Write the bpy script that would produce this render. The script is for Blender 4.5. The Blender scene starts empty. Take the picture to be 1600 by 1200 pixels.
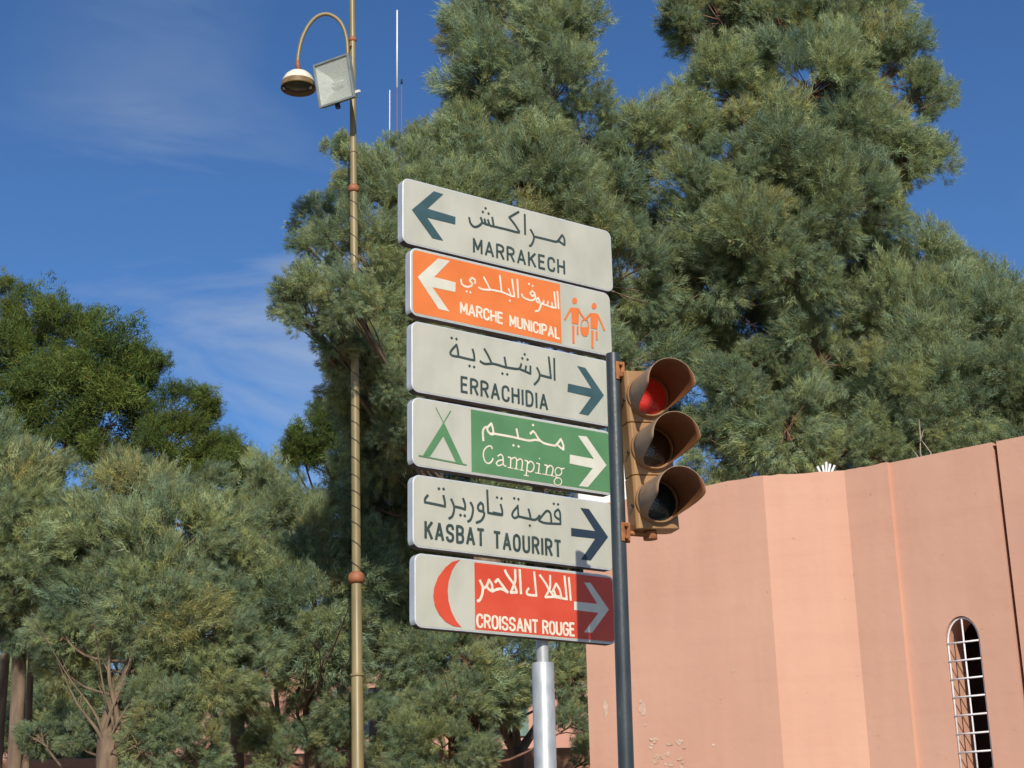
import bpy, bmesh, math, random
import numpy as np
from mathutils import Vector, Matrix
random.seed(7)
rng = np.random.default_rng(11)
rad = math.radians
scene = bpy.context.scene

# ---------------------------------------------------------------- camera
FOC = 2500.0
PITCH, ROLL = rad(18.0), 0.022
CAM = Vector((0, 0, 1.6))
Fw = Vector((0, math.cos(PITCH), math.sin(PITCH)))
U0 = Vector((0, -math.sin(PITCH), math.cos(PITCH)))
R0 = Vector((1, 0, 0))
Up = U0 * math.cos(ROLL) + R0 * math.sin(ROLL)
Rt = R0 * math.cos(ROLL) - U0 * math.sin(ROLL)
cd = bpy.data.cameras.new('camera')
cd.sensor_width = 36.0
cd.lens = 36.0 * FOC / 1600.0
cd.clip_start = 0.05
cd.clip_end = 3000
cam = bpy.data.objects.new('camera', cd)
scene.collection.objects.link(cam)
M = Matrix((Rt, Up, -Fw)).transposed().to_4x4()
M.translation = CAM
cam.matrix_world = M
scene.camera = cam

# ---------------------------------------------------------------- light
SUN_AZ, SUN_EL = rad(6.2), rad(30.0)
to_sun = Vector((math.sin(SUN_AZ) * math.cos(SUN_EL), -math.cos(SUN_AZ) * math.cos(SUN_EL), math.sin(SUN_EL)))
sl = bpy.data.lights.new('sun', 'SUN')
sl.energy = 4.5
sl.angle = rad(0.5)
sl.color = (1.0, 0.94, 0.83)
so = bpy.data.objects.new('sun', sl)
so.rotation_euler = to_sun.to_track_quat('Z', 'Y').to_euler()
so.location = (0, -5, 20)
scene.collection.objects.link(so)

CLOUD_LOC = (5.2, 3.6, 5.2)
CLOUD_OFF = (3.4, 1.8, 4.71)
world = bpy.data.worlds.new('World')
scene.world = world
world.use_nodes = True
nt = world.node_tree
bg = nt.nodes['Background']
sky = nt.nodes.new('ShaderNodeTexSky')
sky.sky_type = 'NISHITA'
sky.sun_disc = False
sky.sun_elevation = SUN_EL
sky.sun_rotation = rad(180 - 6.2)
sky.altitude = 1200
sky.air_density = 1.0
sky.dust_density = 1.1
sky.ozone_density = 4.5
geo = nt.nodes.new('ShaderNodeTexCoord')
mp = nt.nodes.new('ShaderNodeMapping')
mp.inputs['Location'].default_value = CLOUD_LOC
mp.inputs['Rotation'].default_value = (0, rad(-38), 0)
mp.inputs['Scale'].default_value = (2.4, 1.0, 8.0)
nt.links.new(geo.outputs['Generated'], mp.inputs['Vector'])
nz = nt.nodes.new('ShaderNodeTexNoise')
nz.inputs['Scale'].default_value = 1.9
nz.inputs['Detail'].default_value = 8
nz.inputs['Roughness'].default_value = 0.56
nz.inputs['Distortion'].default_value = 0.9
nt.links.new(mp.outputs['Vector'], nz.inputs['Vector'])
nb = nt.nodes.new('ShaderNodeTexNoise')            # broad patches where cirrus gathers
nb.inputs['Scale'].default_value = 2.6
nb.inputs['Detail'].default_value = 1
mb_ = nt.nodes.new('ShaderNodeMapping'); mb_.inputs['Location'].default_value = CLOUD_OFF
nt.links.new(geo.outputs['Generated'], mb_.inputs['Vector'])
nt.links.new(mb_.outputs['Vector'], nb.inputs['Vector'])
r2 = nt.nodes.new('ShaderNodeValToRGB')
r2.color_ramp.elements[0].position = 0.46; r2.color_ramp.elements[0].color = (0, 0, 0, 1)
r2.color_ramp.elements[1].position = 0.64; r2.color_ramp.elements[1].color = (1, 1, 1, 1)
nt.links.new(nb.outputs['Fac'], r2.inputs['Fac'])
cr0 = nt.nodes.new('ShaderNodeValToRGB')
cr0.color_ramp.elements[0].position = 0.44
cr0.color_ramp.elements[0].color = (0, 0, 0, 1)
cr0.color_ramp.elements[1].position = 0.74
cr0.color_ramp.elements[1].color = (0.66, 0.66, 0.66, 1)
nt.links.new(nz.outputs['Fac'], cr0.inputs['Fac'])
cr = nt.nodes.new('ShaderNodeMixRGB'); cr.blend_type = 'MULTIPLY'; cr.inputs['Fac'].default_value = 1
nt.links.new(cr0.outputs['Color'], cr.inputs['Color1']); nt.links.new(r2.outputs['Color'], cr.inputs['Color2'])
hs = nt.nodes.new('ShaderNodeHueSaturation')
hs.inputs['Saturation'].default_value = 1.14
hs.inputs['Value'].default_value = 1.20
hs.inputs['Hue'].default_value = 0.504
nt.links.new(sky.outputs['Color'], hs.inputs['Color'])
mx = nt.nodes.new('ShaderNodeMixRGB')
mx.inputs['Color2'].default_value = (5.2, 5.8, 6.6, 1)
nt.links.new(cr.outputs['Color'], mx.inputs['Fac'])
nt.links.new(hs.outputs['Color'], mx.inputs['Color1'])
nt.links.new(mx.outputs['Color'], bg.inputs['Color'])
bg.inputs['Strength'].default_value = 0.10

scene.view_settings.view_transform = 'Standard'
scene.view_settings.look = 'None'
scene.view_settings.gamma = 1
scene.view_settings.use_curve_mapping = False
scene.view_settings.exposure = 0.0
scene.render.engine = 'CYCLES'
scene.cycles.max_bounces = 6
scene.cycles.diffuse_bounces = 3
scene.cycles.glossy_bounces = 3
scene.cycles.transmission_bounces = 4

# ---------------------------------------------------------------- geometry helpers
def ray(x, y):
    return Fw + Rt * ((x - 800) / FOC) - Up * ((y - 600) / FOC)
def at(x, y, Y):
    d = ray(x, y)
    return CAM + d * (Y / d.y)
def at_z(x, y, z):
    d = ray(x, y)
    return CAM + d * ((z - CAM.z) / d.z)

def link(o, parent=None):
    scene.collection.objects.link(o)
    if parent is not None:
        o.parent = parent
    return o
def mesh_obj(name, verts, faces, mat, parent=None, smooth=False, origin=None):
    me = bpy.data.meshes.new(name)
    me.from_pydata([tuple(v) for v in verts], [], faces)
    me.validate()
    if smooth:
        me.polygons.foreach_set('use_smooth', [True] * len(me.polygons))
    if mat is not None:
        me.materials.append(mat)
    o = bpy.data.objects.new(name, me)
    return link(o, parent)
def thing(name, label, cat, loc=(0, 0, 0), rot=None, group=None):
    o = bpy.data.objects.new(name, None)
    link(o)
    o.empty_display_size = 0.2
    o.location = loc
    if rot is not None:
        o.rotation_euler = rot
    o['label'] = label
    o['category'] = cat
    if group:
        o['group'] = group
    return o
def recalc(o):
    bm = bmesh.new(); bm.from_mesh(o.data)
    bmesh.ops.recalc_face_normals(bm, faces=bm.faces[:])
    bm.to_mesh(o.data); bm.free()
    return o

class MB:
    def __init__(s):
        s.v = []; s.f = []
    def add(s, vs, fs):
        n = len(s.v)
        s.v += [Vector(v) for v in vs]
        s.f += [tuple(i + n for i in f) for f in fs]
        return s
    def box(s, c, h, m=None):
        c = Vector(c)
        vs = []
        for x in (-1, 1):
            for y in (-1, 1):
                for z in (-1, 1):
                    p = Vector((x * h[0], y * h[1], z * h[2]))
                    if m is not None: p = m @ p
                    vs.append(c + p)
        return s.add(vs, [(0, 1, 3, 2), (4, 6, 7, 5), (0, 4, 5, 1), (2, 3, 7, 6), (0, 2, 6, 4), (1, 5, 7, 3)])
    def tube(s, pts, rads, n=10, caps=True):
        pts = [Vector(p) for p in pts]
        if not hasattr(rads, '__len__'): rads = [rads] * len(pts)
        base = len(s.v)
        ref = None
        vs = []
        for i, p in enumerate(pts):
            a = pts[max(i - 1, 0)]; b = pts[min(i + 1, len(pts) - 1)]
            t = (b - a).normalized()
            if ref is None:
                ref = t.orthogonal().normalized()
            ref = (ref - t * ref.dot(t)).normalized()
            bi = t.cross(ref)
            for k in range(n):
                an = 2 * math.pi * k / n
                vs.append(p + (ref * math.cos(an) + bi * math.sin(an)) * rads[i])
        fs = []
        for i in range(len(pts) - 1):
            for k in range(n):
                k2 = (k + 1) % n
                fs.append((i * n + k, i * n + k2, (i + 1) * n + k2, (i + 1) * n + k))
        if caps:
            fs.append(tuple(range(n - 1, -1, -1)))
            fs.append(tuple((len(pts) - 1) * n + k for k in range(n)))
        return s.add(vs, fs)
    def lathe(s, prof, m, n=32, a0=0, a1=2 * math.pi):
        # prof: list of (r, z) revolved about local z, transformed by m
        full = abs(a1 - a0 - 2 * math.pi) < 1e-6
        cnt = n if full else n + 1
        vs = []
        for (r, z) in prof:
            for k in range(cnt):
                a = a0 + (a1 - a0) * k / n
                vs.append(m @ Vector((r * math.cos(a), r * math.sin(a), z)))
        fs = []
        for i in range(len(prof) - 1):
            for k in range(n):
                k2 = (k + 1) % cnt
                fs.append((i * cnt + k, i * cnt + k2, (i + 1) * cnt + k2, (i + 1) * cnt + k))
        return s.add(vs, fs)
    def build(s, name, mat, parent=None, smooth=False, fix=True):
        o = mesh_obj(name, s.v, s.f, mat, parent, smooth)
        if fix: recalc(o)
        return o
def auto_smooth(o, ang=35):
    me = o.data
    bm = bmesh.new(); bm.from_mesh(me)
    for f in bm.faces: f.smooth = True
    for e in bm.edges:
        if len(e.link_faces) == 2 and e.calc_face_angle(0) > rad(ang): e.smooth = False
    bm.to_mesh(me); bm.free()
    return o
def bevel(o, w, seg=2):
    b = o.modifiers.new('bevel', 'BEVEL'); b.width = w; b.segments = seg; b.limit_method = 'ANGLE'
    return o

# ---------------------------------------------------------------- materials
def base_mat(name, col, rough=0.6, metal=0.0, spec=0.5):
    m = bpy.data.materials.new(name); m.use_nodes = True
    b = m.node_tree.nodes['Principled BSDF']
    b.inputs['Base Color'].default_value = (*col, 1)
    b.inputs['Roughness'].default_value = rough
    b.inputs['Metallic'].default_value = metal
    b.inputs['Specular IOR Level'].default_value = spec
    return m, m.node_tree, b
def N(t, kind, **kw):
    n = t.nodes.new(kind)
    for k, v in kw.items():
        if k in n.inputs: n.inputs[k].default_value = v
        else: setattr(n, k, v)
    return n
def noisy(name, c1, c2, scale=4.0, rough=0.6, metal=0.0, detail=6, lo=0.35, hi=0.65, bump=0.0, bscale=60, stretch=(1, 1, 1), c3=None, spec=0.5, dist=0.0):
    m, t, b = base_mat(name, c1, rough, metal, spec)
    tc = N(t, 'ShaderNodeTexCoord')
    mp = N(t, 'ShaderNodeMapping'); mp.inputs['Scale'].default_value = stretch
    t.links.new(tc.outputs['Object'], mp.inputs['Vector'])
    n = N(t, 'ShaderNodeTexNoise'); n.inputs['Scale'].default_value = scale; n.inputs['Detail'].default_value = detail; n.inputs['Distortion'].default_value = dist
    t.links.new(mp.outputs['Vector'], n.inputs['Vector'])
    r = N(t, 'ShaderNodeValToRGB')
    r.color_ramp.elements[0].position = lo; r.color_ramp.elements[0].color = (*c1, 1)
    r.color_ramp.elements[1].position = hi; r.color_ramp.elements[1].color = (*c2, 1)
    if c3:
        e = r.color_ramp.elements.new(min(hi + 0.08, 0.99)); e.color = (*c3, 1)
    t.links.new(n.outputs['Fac'], r.inputs['Fac'])
    t.links.new(r.outputs['Color'], b.inputs['Base Color'])
    if bump > 0:
        n2 = N(t, 'ShaderNodeTexNoise'); n2.inputs['Scale'].default_value = bscale; n2.inputs['Detail'].default_value = 5
        t.links.new(mp.outputs['Vector'], n2.inputs['Vector'])
        bp = N(t, 'ShaderNodeBump'); bp.inputs['Strength'].default_value = bump; bp.inputs['Distance'].default_value = 0.01
        t.links.new(n2.outputs['Fac'], bp.inputs['Height'])
        t.links.new(bp.outputs['Normal'], b.inputs['Normal'])
    return m

def plaster_mat():
    m, t, b = base_mat('salmon_plaster', (0.5, 0.27, 0.17), 0.9, 0, 0.2)
    tc = N(t, 'ShaderNodeTexCoord')
    n = N(t, 'ShaderNodeTexNoise'); n.inputs['Scale'].default_value = 0.9; n.inputs['Detail'].default_value = 8; n.inputs['Roughness'].default_value = 0.6
    t.links.new(tc.outputs['Object'], n.inputs['Vector'])
    r = N(t, 'ShaderNodeValToRGB')
    r.color_ramp.elements[0].position = 0.3; r.color_ramp.elements[0].color = (0.575, 0.312, 0.218, 1)
    r.color_ramp.elements[1].position = 0.7; r.color_ramp.elements[1].color = (0.62, 0.358, 0.250, 1)
    t.links.new(n.outputs['Fac'], r.inputs['Fac'])
    # faint vertical streaks
    mp = N(t, 'ShaderNodeMapping'); mp.inputs['Scale'].default_value = (5, 5, 0.5)
    t.links.new(tc.outputs['Object'], mp.inputs['Vector'])
    n3 = N(t, 'ShaderNodeTexNoise'); n3.inputs['Scale'].default_value = 1.5; n3.inputs['Detail'].default_value = 5
    t.links.new(mp.outputs['Vector'], n3.inputs['Vector'])
    r3 = N(t, 'ShaderNodeValToRGB')
    r3.color_ramp.elements[0].position = 0.35; r3.color_ramp.elements[0].color = (0.955, 0.955, 0.955, 1)
    r3.color_ramp.elements[1].position = 0.65; r3.color_ramp.elements[1].color = (1, 1, 1, 1)
    t.links.new(n3.outputs['Fac'], r3.inputs['Fac'])
    mm = N(t, 'ShaderNodeMixRGB'); mm.blend_type = 'MULTIPLY'; mm.inputs['Fac'].default_value = 1
    t.links.new(r.outputs['Color'], mm.inputs['Color1']); t.links.new(r3.outputs['Color'], mm.inputs['Color2'])
    # small chips and dark specks
    n4 = N(t, 'ShaderNodeTexNoise'); n4.inputs['Scale'].default_value = 22; n4.inputs['Detail'].default_value = 4
    t.links.new(tc.outputs['Object'], n4.inputs['Vector'])
    r4 = N(t, 'ShaderNodeValToRGB')
    r4.color_ramp.elements[0].position = 0.24; r4.color_ramp.elements[0].color = (0.7, 0.66, 0.62, 1)
    r4.color_ramp.elements[1].position = 0.30; r4.color_ramp.elements[1].color = (1, 1, 1, 1)
    t.links.new(n4.outputs['Fac'], r4.inputs['Fac'])
    m5 = N(t, 'ShaderNodeMixRGB'); m5.blend_type = 'MULTIPLY'; m5.inputs['Fac'].default_value = 0.6
    t.links.new(mm.outputs['Color'], m5.inputs['Color1']); t.links.new(r4.outputs['Color'], m5.inputs['Color2'])
    mp6 = N(t, 'ShaderNodeMapping'); mp6.inputs['Scale'].default_value = (0.5, 0.5, 7)
    t.links.new(tc.outputs['Object'], mp6.inputs['Vector'])
    n6 = N(t, 'ShaderNodeTexNoise'); n6.inputs['Scale'].default_value = 1.1; n6.inputs['Detail'].default_value = 6; n6.inputs['Roughness'].default_value = 0.7
    t.links.new(mp6.outputs['Vector'], n6.inputs['Vector'])
    r6 = N(t, 'ShaderNodeValToRGB'); r6.color_ramp.elements[0].position = 0.36; r6.color_ramp.elements[0].color = (0.90, 0.88, 0.87, 1)
    r6.color_ramp.elements[1].position = 0.50; r6.color_ramp.elements[1].color = (1, 1, 1, 1)
    t.links.new(n6.outputs['Fac'], r6.inputs['Fac'])
    m6 = N(t, 'ShaderNodeMixRGB'); m6.blend_type = 'MULTIPLY'; m6.inputs['Fac'].default_value = 0.25
    t.links.new(m5.outputs['Color'], m6.inputs['Color1']); t.links.new(r6.outputs['Color'], m6.inputs['Color2'])
    t.links.new(m6.outputs['Color'], b.inputs['Base Color'])
    n2 = N(t, 'ShaderNodeTexNoise'); n2.inputs['Scale'].default_value = 14; n2.inputs['Detail'].default_value = 8
    t.links.new(tc.outputs['Object'], n2.inputs['Vector'])
    bp = N(t, 'ShaderNodeBump'); bp.inputs['Strength'].default_value = 0.2; bp.inputs['Distance'].default_value = 0.012
    t.links.new(n2.outputs['Fac'], bp.inputs['Height']); t.links.new(bp.outputs['Normal'], b.inputs['Normal'])
    return m
PLASTER = plaster_mat()
PLASTER_FAR = noisy('far_pink_plaster', (0.50, 0.25, 0.18), (0.58, 0.31, 0.23), 0.6, 0.9, bump=0.2, bscale=8)
CHIP = noisy('bare_chipped_plaster', (0.50, 0.31, 0.20), (0.66, 0.47, 0.36), 12, 0.9, bump=0.5, bscale=60)
WHITEWASH = noisy('whitewash', (0.74, 0.72, 0.68), (0.82, 0.80, 0.77), 2, 0.8, bump=0.1)
FACE = noisy('cream_sign_sheet', (0.405, 0.395, 0.315), (0.49, 0.475, 0.39), 3.5, 0.45, stretch=(1.6, 1, 0.8), lo=0.3, hi=0.6, detail=9, bump=0.02, bscale=4)
ALU = noisy('weathered_aluminium', (0.50, 0.52, 0.53), (0.62, 0.63, 0.63), 8, 0.45, metal=0.25, stretch=(3, 3, 1))
ORANGE = noisy('orange_sign_sheet', (0.68, 0.165, 0.032), (0.75, 0.195, 0.045), 5, 0.45)
GREEN = noisy('green_sign_sheet', (0.080, 0.200, 0.080), (0.100, 0.235, 0.098), 5, 0.45)
RED = noisy('red_sign_sheet', (0.56, 0.055, 0.020), (0.62, 0.078, 0.032), 5, 0.45)
INK = noisy('green_black_print', (0.028, 0.048, 0.042), (0.042, 0.066, 0.058), 12, 0.5)
ARROW_INK = noisy('teal_arrow_print', (0.032, 0.075, 0.080), (0.042, 0.092, 0.098), 12, 0.5)
PALE_INK = noisy('cream_print', (0.58, 0.55, 0.44), (0.66, 0.63, 0.52), 10, 0.5)
WARM_INK = noisy('warm_white_print', (0.66, 0.56, 0.42), (0.78, 0.70, 0.56), 18, 0.5)
SHADE_BROWN = noisy('brown_shade_tone', (0.055, 0.040, 0.028), (0.10, 0.075, 0.055), 9, 0.9)  # dark brown standing in for shade under the casings and in the gaps
STEEL = noisy('galvanised_steel', (0.34, 0.355, 0.36), (0.46, 0.475, 0.475), 7, 0.46, metal=0.3, stretch=(4, 4, 1.5), bump=0.05)
DARKPOLE = noisy('dark_blue_grey_paint', (0.026, 0.033, 0.037), (0.046, 0.055, 0.058), 9, 0.36, stretch=(2, 2, 0.6), bump=0.1, c3=(0.075, 0.085, 0.085))
GOLD = noisy('ochre_gold_paint', (0.19, 0.145, 0.058), (0.27, 0.205, 0.088), 2.5, 0.42, metal=0.0, stretch=(2, 2, 0.8), c3=(0.26, 0.15, 0.075), bump=0.03)
RUSTBAND = noisy('red_brown_band_paint', (0.26, 0.085, 0.035), (0.34, 0.12, 0.05), 14, 0.6)
RUST = noisy('rusty_steel', (0.20, 0.065, 0.022), (0.36, 0.14, 0.045), 22, 0.85, bump=0.4)
SIGNAL = noisy('faded_orange_housing_paint', (0.265, 0.135, 0.048), (0.34, 0.18, 0.068), 7, 0.55, bump=0.06, stretch=(1, 1, 0.6))
SIGNAL_OUT = noisy('sun_bleached_visor_paint', (0.26, 0.165, 0.095), (0.34, 0.22, 0.13), 8, 0.6, bump=0.06)
SIGNAL_IN = noisy('visor_inner_paint', (0.20, 0.078, 0.028), (0.26, 0.105, 0.038), 8, 0.6)
BLACK = noisy('black_rubber', (0.012, 0.012, 0.012), (0.02, 0.02, 0.02), 10, 0.7)
WIREM = noisy('dark_wire', (0.03, 0.025, 0.02), (0.05, 0.04, 0.03), 10, 0.7)
WHITEP = noisy('white_enamel', (0.74, 0.72, 0.68), (0.80, 0.79, 0.76), 5, 0.4)
GRILLE = noisy('white_grille_paint', (0.72, 0.68, 0.66), (0.80, 0.77, 0.76), 25, 0.5)
LAMPTOP = noisy('cream_enamel_dome', (0.70, 0.64, 0.48), (0.78, 0.73, 0.58), 8, 0.35)
LAMPRIM = noisy('bronze_rim_paint', (0.16, 0.10, 0.04), (0.24, 0.15, 0.06), 12, 0.5)
GREYMETAL = noisy('grey_painted_housing', (0.22, 0.24, 0.22), (0.32, 0.34, 0.32), 8, 0.5, metal=0.3)
REFLECTOR = noisy('dusty_reflector', (0.40, 0.42, 0.38), (0.62, 0.63, 0.56), 9, 0.35, metal=0.4, dist=1.2, detail=3)
DIRT = noisy('dry_soil', (0.22, 0.15, 0.10), (0.32, 0.23, 0.16), 0.7, 0.95, bump=0.6, bscale=20)
ASPHALT = noisy('asphalt', (0.045, 0.045, 0.047), (0.07, 0.068, 0.066), 3, 0.9, bump=0.5, bscale=120)
PAVE = noisy('pavement_concrete', (0.30, 0.27, 0.24), (0.38, 0.35, 0.31), 2, 0.9, bump=0.4, bscale=60)
BROWNWALL = noisy('brown_earth_wall', (0.24, 0.125, 0.075), (0.32, 0.17, 0.10), 1.5, 0.95, bump=0.3, bscale=12)
ROOF = noisy('flat_roof_screed', (0.35, 0.27, 0.20), (0.42, 0.33, 0.26), 1.5, 0.95)
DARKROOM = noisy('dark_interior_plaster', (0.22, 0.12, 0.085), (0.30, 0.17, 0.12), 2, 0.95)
BARK = noisy('grey_brown_bark', (0.11, 0.075, 0.05), (0.24, 0.17, 0.115), 9, 0.95, stretch=(1, 1, 0.25), bump=0.8, bscale=30)
BARK_TAN = noisy('pale_tan_bark', (0.11, 0.075, 0.048), (0.21, 0.145, 0.09), 9, 0.95, stretch=(1, 1, 0.25), bump=0.8, bscale=30)
BARK_RED = noisy('reddish_bark', (0.13, 0.06, 0.04), (0.22, 0.115, 0.075), 9, 0.95, stretch=(1, 1, 0.25), bump=0.8, bscale=30)
DRYSTEM = noisy('dry_stem', (0.25, 0.20, 0.14), (0.34, 0.28, 0.20), 20, 0.9)
SHUTTER = noisy('grey_green_shutter', (0.10, 0.17, 0.13), (0.14, 0.22, 0.17), 5, 0.6)
GLASSDARK = base_mat('dark_window_glass', (0.02, 0.025, 0.03), 0.1)[0]

def glass_cover():
    m, t, b = base_mat('floodlight_glass', (0.85, 0.9, 0.85), 0.08)
    b.inputs['Alpha'].default_value = 0.30
    b.inputs['Base Color'].default_value = (0.70, 0.74, 0.64, 1)
    return m
GLASS = glass_cover()
def lens_mat(name, col, emit=0.0):
    m, t, b = base_mat(name, col, 0.18)
    tc = N(t, 'ShaderNodeTexCoord')
    v = N(t, 'ShaderNodeTexVoronoi'); v.inputs['Scale'].default_value = 90
    t.links.new(tc.outputs['Object'], v.inputs['Vector'])
    bp = N(t, 'ShaderNodeBump'); bp.inputs['Strength'].default_value = 0.25; bp.inputs['Distance'].default_value = 0.004
    t.links.new(v.outputs['Distance'], bp.inputs['Height']); t.links.new(bp.outputs['Normal'], b.inputs['Normal'])
    if emit:
        b.inputs['Emission Color'].default_value = (1.0, 0.035, 0.012, 1)
        b.inputs['Emission Strength'].default_value = emit
        # the lamp bulb sits low and to one side behind the lens: a soft hot spot fixed to the lens
        g = N(t, 'ShaderNodeVectorMath'); g.operation = 'DISTANCE'
        g.inputs[1].default_value = (-0.035, -0.02, -0.022)
        t.links.new(tc.outputs['Object'], g.inputs[0])
        mr = N(t, 'ShaderNodeMapRange'); mr.inputs['From Min'].default_value = 0.008; mr.inputs['From Max'].default_value = 0.058
        mr.inputs['To Min'].default_value = emit * 0.7; mr.inputs['To Max'].default_value = emit * 0.06
        mr.interpolation_type = 'SMOOTHSTEP'
        t.links.new(g.outputs['Value'], mr.inputs['Value'])
        t.links.new(mr.outputs['Result'], b.inputs['Emission Strength'])
    return m
LENS_RED = lens_mat('lit_red_lens', (0.22, 0.010, 0.008), 1.0)
LENS_AMBER = lens_mat('unlit_amber_lens', (0.05, 0.022, 0.008))
LENS_GREEN = lens_mat('unlit_green_lens', (0.008, 0.018, 0.018))

def foliage_mat(name, c, trans=0.3):
    m = bpy.data.materials.new(name); m.use_nodes = True
    t = m.node_tree
    t.nodes.clear()
    out = N(t, 'ShaderNodeOutputMaterial')
    at_ = N(t, 'ShaderNodeAttribute'); at_.attribute_name = 'tint'
    mm = N(t, 'ShaderNodeMixRGB'); mm.blend_type = 'MULTIPLY'; mm.inputs['Fac'].default_value = 1
    mm.inputs['Color1'].default_value = (*c, 1)
    t.links.new(at_.outputs['Color'], mm.inputs['Color2'])
    oi = N(t, 'ShaderNodeObjectInfo'); mr_ = N(t, 'ShaderNodeValToRGB'); er = mr_.color_ramp.elements
    er[0].position = 0.0; er[0].color = (0.70, 0.80, 0.80, 1); er[1].position = 1.0; er[1].color = (1.24, 1.08, 0.86, 1)
    for ps, cl_ in ((0.45, (0.96, 1.0, 0.98, 1)), (0.86, (1.14, 1.14, 0.98, 1))):
        e_ = er.new(ps); e_.color = cl_
    t.links.new(oi.outputs['Random'], mr_.inputs['Fac'])
    vm = N(t, 'ShaderNodeVectorMath'); vm.operation = 'MULTIPLY'
    t.links.new(mm.outputs['Color'], vm.inputs[0]); t.links.new(mr_.outputs['Color'], vm.inputs[1])
    d = N(t, 'ShaderNodeBsdfDiffuse'); tr = N(t, 'ShaderNodeBsdfTranslucent')
    t.links.new(vm.outputs['Vector'], d.inputs['Color']); t.links.new(vm.outputs['Vector'], tr.inputs['Color'])
    mix = N(t, 'ShaderNodeMixShader'); mix.inputs['Fac'].default_value = trans
    t.links.new(d.outputs['BSDF'], mix.inputs[1]); t.links.new(tr.outputs['BSDF'], mix.inputs[2])
    t.links.new(mix.outputs['Shader'], out.inputs['Surface'])
    return m
TAM = foliage_mat('tamarisk_foliage', (0.300, 0.365, 0.215), 0.37)
PINE = foliage_mat('green_pine_foliage', (0.135, 0.185, 0.058), 0.36)

# ---------------------------------------------------------------- ground
def structure(o):
    o['kind'] = 'structure'; return o
g = mesh_obj('ground', [(-1500, -1500, 0), (1500, -1500, 0), (1500, 1500, 0), (-1500, 1500, 0)], [(0, 1, 2, 3)], DIRT); structure(g)
rd = mesh_obj('road', [(-60, -3.5, 0.004), (60, -3.5, 0.004), (60, 5.6, 0.004), (-60, 5.6, 0.004)], [(0, 1, 2, 3)], ASPHALT); structure(rd)
pv = MB().box((0, 8.35, 0.06), (60, 2.6, 0.06)).build('pavement', PAVE); structure(pv)
kb = MB().box((0, 5.66, 0.065), (60, 0.085, 0.065)).build('kerb', PAVE); bevel(kb, 0.015); structure(kb)

# ---------------------------------------------------------------- right hand salmon building
ZT = 5.10
def wallpt(x, y):
    p = at_z(x, y, ZT); return Vector((p.x, p.y, 0))
bld = thing('salmon_building', 'tall salmon pink plastered building with angular corner and one narrow arched grilled window', 'building', (2.2, 13.5, 0))
A = wallpt(908, 792); B = wallpt(1192, 743); C_ = wallpt(1319, 735); D_ = wallpt(1386, 722)
E1 = wallpt(1550, 691); E2 = wallpt(1556, 690); G_ = wallpt(1760, 648)
dd = (D_ - C_).normalized()
nrm_in = Vector((-dd.y, dd.x, 0))         # pointing into the building (away from camera)
if nrm_in.y < 0: nrm_in = -nrm_in
D2 = D_ + nrm_in * 0.035 + dd * 0.004
dirw = (E1 - D2); 
BL = bld.location
def loc(p): return Vector(p) - BL
def rough_quad_wall(mb, p, q, z0, z1, nx=14, nz=1):
    """a plastered wall face between plan points p and q with a slightly uneven top edge"""
    vs = []; fs = []
    for i in range(nx + 1):
        t = i / nx
        b = p.lerp(q, t)
        dz = (random.random() - 0.5) * 0.012 if 0 < i < nx else 0
        vs += [Vector((b.x, b.y, z0)), Vector((b.x, b.y, z1 + dz))]
    for i in range(nx):
        fs.append((2 * i, 2 * i + 2, 2 * i + 3, 2 * i + 1))
    mb.add([loc(v) for v in vs], fs)
def wall(name, mb, parent=bld, mat=PLASTER, smooth=False):
    return mb.build(name, mat, parent, smooth, fix=False)
mb = MB(); rough_quad_wall(mb, A, B, 0, ZT, 22); wall('wall_panel', mb)
mb = MB(); rough_quad_wall(mb, B, C_, 0, ZT, 10); wall('pier_panel', mb)
mb = MB(); rough_quad_wall(mb, C_, D_, 0, ZT, 8); rough_quad_wall(mb, D_, D2, 0, ZT, 1); wall('wall_panel', mb)
# window wall: D2 -> E1 with an arched opening
def plane_hit(p0, d, x, y):
    n = Vector((-d.y, d.x, 0)); r = ray(x, y)
    t = (p0 - CAM).dot(n) / r.dot(n)
    return CAM + r * t
wd = dirw.normalized()
def wuz(x, y):
    h = plane_hit(D2, wd, x, y)
    return (Vector((h.x, h.y, 0)) - D2).dot(wd), h.z
ul, zsp = wuz(1477, 1006)
ur, _ = wuz(1531, 1000)
um, ztop = wuz(1503, 962)
uc = (ul + ur) / 2; hw = (ur - ul) / 2
ZB = 2.15
wn = Vector((-wd.y, wd.x, 0))
if wn.y < 0: wn = -wn
def W(u, z, dep=0.0):
    p = D2 + wd * u + wn * dep
    return loc(Vector((p.x, p.y, z)))
arch = []
NA = 20
for i in range(NA + 1):
    a = math.pi * (1 - i / NA)
    arch.append((uc + hw * math.cos(a), zsp + (ztop - zsp) * math.sin(a)))
L = dirw.length
mb = MB()
mb.add([W(0, 0), W(ul, 0), W(ul, ZT), W(0, ZT)], [(0, 1, 2, 3)])
mb.add([W(ur, 0), W(L, 0), W(L, ZT), W(ur, ZT)], [(0, 1, 2, 3)])
mb.add([W(ul, 0), W(ur, 0), W(ur, ZB), W(ul, ZB)], [(0, 1, 2, 3)])
for i in range(NA):
    a, b = arch[i], arch[i + 1]
    mb.add([W(*a), W(*b), W(b[0], ZT), W(a[0], ZT)], [(0, 1, 2, 3)])
outline = [(ul, ZB)] + arch + [(ur, ZB)]
DEP = 0.34
for i in range(len(outline)):
    a = outline[i]; b = outline[(i + 1) % len(outline)]
    mb.add([W(*a), W(*b), W(b[0], b[1], DEP), W(a[0], a[1], DEP)], [(0, 1, 2, 3)])
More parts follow.
